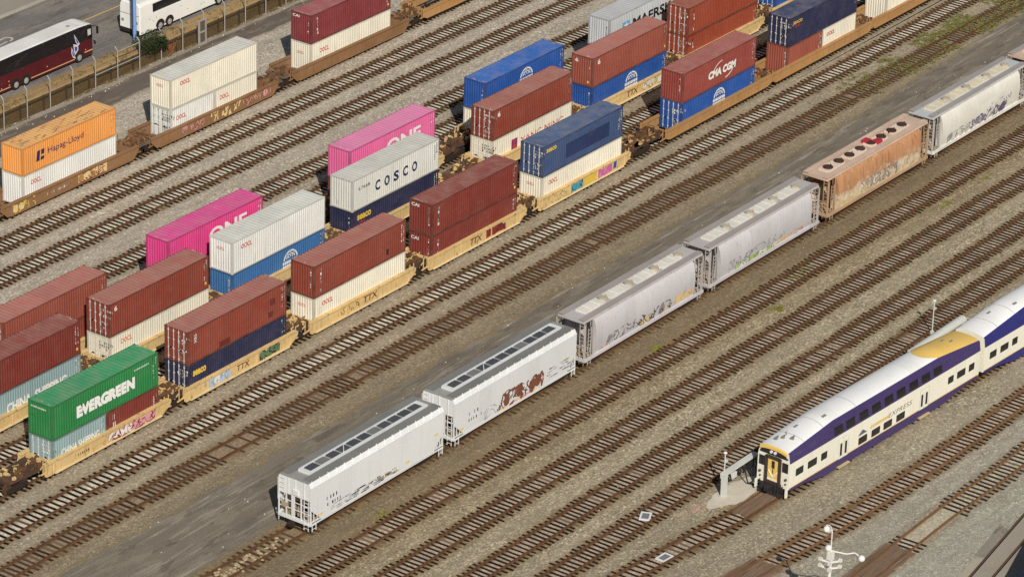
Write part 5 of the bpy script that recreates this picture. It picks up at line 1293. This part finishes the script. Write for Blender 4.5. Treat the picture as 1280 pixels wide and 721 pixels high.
m = MB(); m.face([(13.62, -1.0, 2.05), (13.62, 1.0, 2.05), (13.62, 1.0, 3.0), (13.62, -1.0, 3.0)]); m.build('windscreen', GLASS, b1)
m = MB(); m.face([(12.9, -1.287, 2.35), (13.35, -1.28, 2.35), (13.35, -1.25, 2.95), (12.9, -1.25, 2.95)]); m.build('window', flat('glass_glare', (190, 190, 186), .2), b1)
m = MB(); m.bar((13.6, -1.1, 3.1), (14.05, -1.45, 3.0), .05); m.box(13.98, 14.1, -1.55, -1.38, 2.3, 3.0); m.bar((13.6, 1.1, 3.1), (14.05, 1.45, 3.0), .05); m.box(13.98, 14.1, 1.38, 1.55, 2.3, 3.0); m.build('mirror', BLK, b1)
m = MB()
for x, z in ((12.55, 1.05), (7.2, 1.0), (2.0, 1.15), (1.0, .7), (2.05, .75)): m.box(x-.06, x+.06, -1.295, -1.27, z-.05, z+.05)
m.build('marker_light', flat('marker_amber', (236, 170, 110), .4), b1)
b2 = coach(69.2, 51.75, RZ, 'plain white coach with dark side windows beside the blue pole', WHB, WHB, WHB)
m = MB()
pts = [(1.9, 2.15), (13.2, 2.15), (13.2, 3.0), (1.9, 3.0)]
for s in (-1, 1):
    f = [(x, s*(1.29-(z-1.95)*.045), z) for x, z in pts]; m.face(f if s < 0 else f[::-1])
m.build('window', GLASS, b2)
m = MB(); m.box(-.03, .02, -1.2, 1.2, .36, .75); m.build('bumper', DARKM, b2)
m = MB()
for y in (-1.0, .75):
    for i in range(3): m.box(-.02, .05, y, y+.3, 1.35+.1*i, 1.40+.1*i)
m.box(-.015, .05, -1.2, 1.2, 2.2, 2.23); m.build('vent', DARKM, b2)
m = MB()
for x, z in ((1.4, 1.6), (1.9, 1.3), (2.4, 1.5), (7, 1.0), (9, .9), (6, 1.6), (9.4, .95)): m.box(x-.06, x+.06, -1.29, -1.27, z-.05, z+.05)
m.build('marking', flat('panel_catch', (150, 146, 140), .6), b2)

# blue poles on the street
BLUEP = paint('pole_pale_blue', (120, 156, 206), .5, .2, 0); BLUED = flat('pole_dark_blue', (60, 70, 100), .5)  # darker blue for the conduit and the other pole's base
p = thing('street_pole', 'tall pale blue pole standing on the verge in front of the white coach', 'pole', (68.3, 50.35, 1.35))
m = MB(); m.tube((0, 0, .0), (0, 0, 1.2), .12, 10, .20); m.tube((0, 0, 1.2), (0, 0, 9), .20, 12, .16); m.build('shaft', BLUEP, p); m = MB(); m.box(-.36, -.24, -.05, .05, 1.3, 8.5); m.box(-.3, -.1, -.04, .04, 5, 5.1); m.box(-.3, -.1, -.04, .04, 1.6, 1.7); m.build('conduit', BLUED, p)
p = thing('street_pole', 'short blue pole at the top left corner on the far pavement', 'pole', (66.0, 66.3, RZ+.12)); m = MB(); m.tube((0, 0, 0), (0, 0, 8), .16, 10); m.build('shaft', BLUEP, p); m = MB(); m.tube((0, 0, 0), (0, 0, .3), .26, 10); m.build('base', BLUED, p)

# ------------------------------------------------------------------ plants
def leafmat(key, a, b):
    n = NT(key); co, r = n.objco(); c = n.mix(n.noise(co, 1.6, 4, .65), A(*a), A(*b)); return n.out(c, .7, 0, spec=.2)
LEAF = leafmat('leaf_dark', (24, 34, 18), (62, 76, 38))
def bush(x, y, z, R_, H, label, seed, nleaf=1800):
    rnd = random.Random(seed); r = thing('bush', label, 'bush', (x, y, z)); m = MB()
    cl = [(rnd.gauss(0, .45)*R_, rnd.gauss(0, .35)*R_, rnd.uniform(.25, .85)*H, rnd.uniform(.3, .55)*R_) for _ in range(11)]
    for i in range(nleaf):
        cx, cy, cz, cr = rnd.choice(cl); v = Vector((rnd.gauss(0, 1), rnd.gauss(0, 1), rnd.gauss(0, 1))).normalized()*cr*rnd.random()**.4
        p_ = Vector((cx, cy, cz))+v; p_.z = max(.05, p_.z); s_ = rnd.uniform(.05, .11)
        a = Vector((rnd.gauss(0, 1), rnd.gauss(0, 1), rnd.gauss(0, .6))).normalized(); b = a.cross(Vector((rnd.gauss(0, 1), rnd.gauss(0, 1), rnd.gauss(0, 1)))).normalized()
        m.face([p_-a*s_, p_-b*s_*.5, p_+a*s_, p_+b*s_*.5])
    m.build('foliage', LEAF, r)
    m = MB()
    for i in range(7): m.path([(0, 0, -.05), (rnd.gauss(0, .2)*R_, rnd.gauss(0, .2)*R_, H*.35), (rnd.gauss(0, .45)*R_, rnd.gauss(0, .4)*R_, H*.75)], .03, 5)
    m.build('stem', flat('stem_brown', (84, 66, 46), .9), r)
bush(67.6, 47.9, .3, 1.7, 2.6, 'dark green bush growing through the fence below the white coach', 4, 5200)
bush(90.6, 48.2, .2, 1.6, 2.4, 'dark bush at the top edge behind the fence, near the maroon container', 6)
r_ = thing('dead_shrub', 'reddish dry shrub beside the dark green bush at the fence', 'shrub', (70.6, 47.75, .1)); rnd = random.Random(2); m = MB()
for i in range(34):
    a = rnd.uniform(0, 2*PI); m.path([(rnd.gauss(0, .1), rnd.gauss(0, .08), 0), (math.cos(a)*.3, math.sin(a)*.2, rnd.uniform(.4, .8)), (math.cos(a)*rnd.uniform(.3, .8), math.sin(a)*.3, rnd.uniform(.6, 1.4))], .013, 4)
m.build('twig', flat('twig_red', (156, 92, 58), .9), r_)
# weeds spreading over the disused track in the far corner
GR = leafmat('weed_green', (84, 86, 44), (138, 132, 78)); rnd = random.Random(8); m = MB()
def tuft(x, y, s_, k):
    for i in range(k):
        a = rnd.uniform(0, 2*PI); l = s_*rnd.uniform(.5, 1.2); t = rnd.uniform(.02, .06); dx, dy = math.cos(a), math.sin(a); ox, oy = rnd.gauss(0, s_*.7), rnd.gauss(0, s_*.5)
        x1, y1 = x+ox, y+oy
        m.face([(x1-dy*t, y1+dx*t, .0), (x1+dy*t, y1-dx*t, .0), (x1+dx*l*.7+dy*t*.4, y1+dy*l*.7-dx*t*.4, l*.55), (x1+dx*l, y1+dy*l, l*.45)])
i = 0
while i < 1300:
    x = rnd.uniform(98, 150); d = (x-98)/30
    if rnd.random() > min(1, d)**1.3: continue
    band = rnd.choice([-5.9, -6.6, -7.2, -8.0, -9.0, -9.6]); y = band+rnd.gauss(0, .32)+.012*(x-100)
    if math.sin(x*.9)+math.sin(x*.37+band) < -.3+rnd.gauss(0, .4): continue
    tuft(x, y, rnd.uniform(.10, .24), 20); i += 1
kind(m.build('weeds', GR), 'stuff')
m = MB(); GR2 = leafmat('weed_yellow_green', (92, 94, 34), (140, 140, 60))
for cx, cy, k in ((47.5, -24.3, 16), (60.0, -28.0, 18), (88.0, -28.0, 16), (66.5, -26.0, 10), (68.2, -25.7, 10), (11.0, -24.4, 14), (95, -27.9, 8)):
    for q in range(k): tuft(cx+rnd.gauss(0, .5), cy+rnd.gauss(0, .22), rnd.uniform(.10, .22), 10)
kind(m.build('weeds', GR2), 'stuff')
n = NT('track_moss'); P = n.pos()

# ------------------------------------------------------------------ yard equipment
GAL = paint('steel_grey_green', (200, 201, 194), .55, .3, .05); BLKC = flat('cable_black', (34, 32, 32), .7)
n = NT('pad_concrete'); P = n.pos(); PADM = n.out(n.mix(n.noise(P, 1.6, 6, .7), A(170, 160, 140), A(222, 214, 198)), .9, 0, n.noise(P, 8), .2, .02, .1)
rnd = random.Random(5); m = MB()
m.face([(29.0+3.3*math.cos(2*PI*i/22)*rnd.uniform(.8, 1.1)+1.6, -43.1+1.2*math.sin(2*PI*i/22)*rnd.uniform(.8, 1.1)-.03*math.cos(2*PI*i/22)*3.3, .009) for i in range(22)]); kind(m.build('concrete_pad', PADM), 'structure')
st = thing('power_stand', 'grey horizontal cable gantry on a post beside the front of the passenger train', 'cable stand', (29.7, -42.75, 0))
m = MB(); m.box(-.28, -.02, -.14, .14, 0, 1.85); m.box(.02, .22, -.14, .14, 0, 1.85); m.build('post', GAL, st)
m = MB(); m.box(-.3, 4.3, -.24, .24, 1.85, 2.02); m.box(-.3, 4.3, .16, .22, 1.55, 1.85); m.build('beam', GAL, st)
m = MB()
for i in range(7): x = .5+i*.58; m.path([(x, -.1, 1.8), (x+.15, -.2, 1.2), (x+.35, -.15, 1.1), (x+.5, -.05, 1.8)], .05, 6)
m.path([(2.4, -.2, 1.6), (2.5, -.5, .3), (2.9, -.9, .05), (3.4, -.9, .3), (3.3, -.6, 1.4)], .055, 6); m.path([(2.9, -.9, .05), (3.9, -1.3, .07), (4.1, -1.2, .5)], .055, 6)
m.build('hose', BLKC, st)
m = MB()
for x in (.75, 1.1): m.box(x-.13, x+.13, -.3, -.06, 1.25, 1.7)
m.build('connector', flat('connector_white', (210, 210, 208), .5), st)
def lamp(x, y, H, label):
    r = thing('yard_lamp', label, 'lamp', (x, y, 0), 0, 'small lamps by the passenger train')
    m = MB(); m.tube((0, 0, 0), (0, 0, H), .05, 8); m.box(-.12, .12, -.12, .12, 0, .25); m.build('post', GAL, r)
    m = MB(); m.ball((0, 0, H+.08), .16, 12, 8, .7); m.build('lamp_head', flat('lamp_white', (214, 214, 210), .3), r)
    m = MB(); m.box(.02, .3, -.1, .1, H-.75, H-.6); m.build('bracket', GAL, r)
lamp(30.0, -42.5, 3.4, 'thin lamp on a pole rising from the grey cable gantry at the train front')
lamp(64.3, -40.5, 2.9, 'white globe lamp on a thin pole behind the yellow train roof')
s2_ = thing('cable_trunk', 'long grey half-round cable trunk on legs behind the passenger train', 'cable trunk', (58.6, -41.9, 0))
m = MB(); m.loft([[(x, .40*math.cos(PI*i/8), .80+.34*math.sin(PI*i/8)) for i in range(9)] for x in (0, 4.0, 4.05, 8.2)]); m.face([(0, .40*math.cos(PI*i/8), .80+.34*math.sin(PI*i/8)) for i in range(9)]); m.face([(8.2, .40*math.cos(PI*i/8), .80+.34*math.sin(PI*i/8)) for i in range(9)][::-1]); m.box(0.01, 8.19, -.4, .4, .76, .80); m.build('cover', GAL, s2_)
m = MB()
for x in (.4, 2.8, 5.2, 7.8):
    for y in (-.4, .4): m.bar((x, y, 0), (x, y*.8, .78), .1)
m.build('leg', GAL, s2_)
m = MB()
for q in range(5): m.path([(-.2-q*.3, rnd.uniform(-.4, .4), .05), (-.5-q*.25, rnd.uniform(-.5, .5), .7), (-.9-q*.2, rnd.uniform(-.5, .5), .55), (-1.4-q*.1, rnd.uniform(-.4, .4), .05)], .05, 6)
m.build('hose', BLKC, s2_)
c_ = thing('service_cable', 'thin tan cable lying along the gravel behind the passenger train', 'cable', (0, 0, 0)); m = MB()
m.path([(46, -41.7, .04), (50, -41.45, .05), (54, -41.75, .04), (57.2, -41.9, .08)], .06, 6); m.build('sheath', flat('cable_tan', (150, 118, 76), .8), c_)
def panel(x, y, rz, label):
    r = thing('track_panel', label, 'panel', (x, y, .06), rz, 'white panels lying in the tracks')
    m = MB(); 
    for a in ((-.62, .62, -.42, -.28), (-.62, .62, .28, .42), (-.62, -.46, -.28, .28), (.46, .62, -.28, .28)): m.box(*a, 0, .09)
    m.build('frame', flat('panel_white', (226, 226, 222), .5), r); m = MB(); m.box(-.46, .46, -.28, .28, 0, .07); m.build('plate', flat('panel_grey', (120, 122, 124), .5), r)
panel(23.1, -40.05, .45, 'white-framed grey panel lying between the rails of the track beside the train'); panel(18.75, -44.75, -.05, 'white-framed grey panel lying on the track in line with the train front')
WOOD = None
n = NT('crossing_timber'); co, r__ = n.objco(); c = n.mix(n.noise(n.mapv(co, (.3, 5, 1)), 1.5, 5, .65), A(92, 70, 54), A(146, 118, 94)); c = n.mix(n.math('MULTIPLY', n.step(n.noise(n.mapv(co, (.25, 9, 1)), 1.2, 4, .7), .56, .66), .6), c, A(176, 164, 146)); c = n.mix(n.math('MULTIPLY', n.step(n.noise(n.mapv(co, (.2, 8, 1), (4, 2, 0)), 1.2, 4, .7), .52, .66), .75), c, A(58, 44, 34)); c = n.mix(n.math('MULTIPLY', r__, .3), c, A(128, 116, 100)); WOOD = n.out(c, .9, 0, n.noise(n.mapv(co, (.3, 5, 1)), 1.5, 4), .3, .02, .1)
def boards(pts, x0, x1, label, inner=4, seed=1, outer=True):
    r = thing('board_crossing', label, 'board crossing', (x0, 0, 0), 0, 'board crossings'); rnd = random.Random(seed)
    w_ = 1.30/inner
    rows = [(-.65+w_*(i+.5), w_-.02) for i in range(inner)]+([(-1.05, .42), (1.05, .42)] if outer else [])
    for o, ww in rows:
        m = MB(); e0, e1 = rnd.uniform(-.25, .15), rnd.uniform(-.15, .3); ya, yb = spline(pts, x0)+o, spline(pts, x1)+o; m.bar((e0, ya, .12+rnd.uniform(-.01, .01)), (x1-x0+e1, yb, .12+rnd.uniform(-.01, .01)), ww, .16); m.build('board', WOOD, r)
boards(T_14, 28.0, 32.0, 'brown timber boards between the rails in front of the passenger train', 3, 1, False)
boards(T_15, 12.0, 22.6, 'brown timber board crossing at the bottom edge near the lamp mast', 3, 2)
boards(T_16, 14.0, 31.0, 'long weathered board crossing in the lower right, two strips of planks', 5, 3)
m = MB(); rnd = random.Random(21)
# pale pink rubble smear and small stray pieces
for i in range(60):
    x, y = rnd.gauss(26.6, .5), rnd.gauss(-42.4, .25); s_ = rnd.uniform(.03, .09); m.bar((x, y, .012), (x+s_, y+rnd.uniform(-s_, s_), .02), s_, .03)
kind(m.build('rubble', flat('rubble_pink', (186, 150, 132), .9, var=.2)), 'stuff')
m = MB()
for i in range(130):
    x = rnd.uniform(-5, 120); y = rnd.choice([rnd.uniform(-45, -9), rnd.uniform(-19, -11), rnd.uniform(-19, -12)]); s_ = rnd.uniform(.03, .08); m.bar((x, y, .03), (x+rnd.uniform(-2, 2)*s_, y+rnd.uniform(-1, 1)*s_, .05), s_, .05)
kind(m.build('litter', flat('litter_white', (210, 204, 190), .8, var=.25)), 'stuff')

m = MB(); rnd = random.Random(33)
for i in range(70):
    x, y = rnd.uniform(-4, 3.4), -21.05+rnd.gauss(0, .35); s_ = rnd.uniform(.06, .2); m.ball((x, y, .04), s_, 6, 4, .5)
kind(m.build('rubble', flat('rubble_tan', (170, 150, 120), .9, var=.3)), 'stuff')
m = MB(); rnd = random.Random(77); DRY = leafmat('dry_weed', (84, 76, 40), (150, 128, 80))
for i in range(620):
    x = rnd.uniform(34, 108); zb = rnd.random()
    if math.sin(x*.8)+math.sin(x*.31+1) < -.5+rnd.gauss(0, .6): continue
    n0 = len(m.v); tuft(x, 47.55 if zb < .45 else rnd.uniform(48.2, 49.9), rnd.uniform(.12, .34), 9)
    dz = 0 if zb < .45 else 1.40
    m.v[n0:] = [(a, b, c+dz) for a, b, c in m.v[n0:]]
kind(m.build('weeds', DRY), 'stuff')
# paved corner with embedded rails
n = NT('corner_paving'); P = n.pos(); c = n.mix(n.noise(n.mapv(P, (.2, .5, 1)), 1, 6, .65), A(138, 128, 115), A(172, 163, 148)); c = n.mix(.5, c, n.mix(1.0, c, n.ramp(n.noise(P, 9, 3, .7), [(.25, .8), (.5, 1.0), (.75, 1.2)]), 'MULTIPLY')); PAVE = n.out(c, .9, 0, n.noise(P, 9), .2, .02, .15)
def ln(x, o=0): return -63.81+(x-30.4)*.152+o
m = MB(); m.face([(-60, -120, .006), (120, -120, .006), (120, ln(120), .006), (-60, ln(-60), .006)]); kind(m.build('paved_apron', PAVE), 'structure')
m = MB(); m.face([(28.0, ln(28)+.02, .010), (33.6, ln(33.6)+.02, .010), (33.2, ln(33.2)+.75, .010), (30.6, ln(30.6)+.7, .010)]); kind(m.build('concrete_slab', CONC), 'structure')
m = MB(); m.face([(33.9, ln(33.9)+.02, .010), (38.6, ln(38.6)+.02, .010), (39.2, ln(39.2)+1.0, .010), (33.6, ln(33.6)+.85, .010)]); kind(m.build('asphalt_patch', asphalt('patch_asphalt', (134, 128, 116), .1, False)), 'structure')
er = thing('railway_track', 'pair of rails set flush in the grey paving at the lower right corner', 'railway track', (0, 0, 0), 0, 'railway tracks of the yard')
for o in (0, -1.5):
    m = MB(); m.bar((-20, ln(-20, o), .005), (90, ln(90, o), .005), .09, .07); m.build('rail', RAIL, er); m = MB(); m.bar((-20, ln(-20, o)-.12, -.01), (90, ln(90, o)-.12, -.01), .12, .04); m.build('flange_gap', DARKM, er)
# dark roofed kiosk just entering the corner
kb = thing('kiosk', 'dark navy roofed building corner cut by the lower right edge', 'building', (24.6, -69.95, 0), math.atan(.275))
MB().box(.2, 14, -6, -.2, 0, 2.6).build('wall', paint('kiosk_wall', (60, 64, 80), .7, .2, 0), kb); MB().box(0, 14.2, -6.2, 0, 2.6, 2.85).build('roof', paint('kiosk_roof_navy', (30, 36, 54), .6, .2, 0), kb)

# tall white lamp mast, its foot below the frame
LM = paint('mast_white', (214, 212, 204), .5, .35, .12)
lm = thing('lamp_mast', 'tall white lamp mast with round globes in the lower foreground', 'lamp mast', (16.1, -60.4, 0))
m = MB(); m.tube((0, 0, 0), (0, 0, 6.8), .16, 10, .13); m.tube((0, 0, 6.8), (0, 0, 9.0), .05, 8); m.build('pole', LM, lm)
m = MB()
for z in (5.9, 6.4):
    for a in range(4): t = a*PI/2+.5; m.bar((.1*math.cos(t), .1*math.sin(t), z), (.75*math.cos(t), .75*math.sin(t), z+.15), .12); m.box(.7*math.cos(t)-.12, .7*math.cos(t)+.12, .7*math.sin(t)-.12, .7*math.sin(t)+.12, z+.1, z+.3)
m.box(-.2, .2, -.2, .2, 6.6, 7.3); m.path([(0, 0, 7.3), (.7, -.9, 7.05), (1.05, -1.35, 7.15), (1.2, -1.55, 6.95)], .05, 6); m.build('bracket', LM, lm)
GLOBE = flat('globe_white', (222, 222, 218), .25)
for c3 in ((-.35, .25, 9.1), (1.35, -1.75, 6.7), (-.1, .15, 7.5)):
    m = MB(); m.ball(c3, .25, 14, 10); g_ = m.build('globe', GLOBE, lm, smooth=True)
m = MB()
for i in range(10):
    a0, a1 = -1.2+.3*i, -1.2+.3*(i+1); m.bar((-.35+(.34)*math.cos(a0)*.8, .25-(.34)*math.cos(a0)*.6, 9.1+(.34)*math.sin(a0)), (-.35+(.34)*math.cos(a1)*.8, .25-(.34)*math.cos(a1)*.6, 9.1+(.34)*math.sin(a1)), .05)
m.path([(0, 0, 8.9), (-.1, .05, 8.95)], .05, 6); m.build('guard_ring', LM, lm)
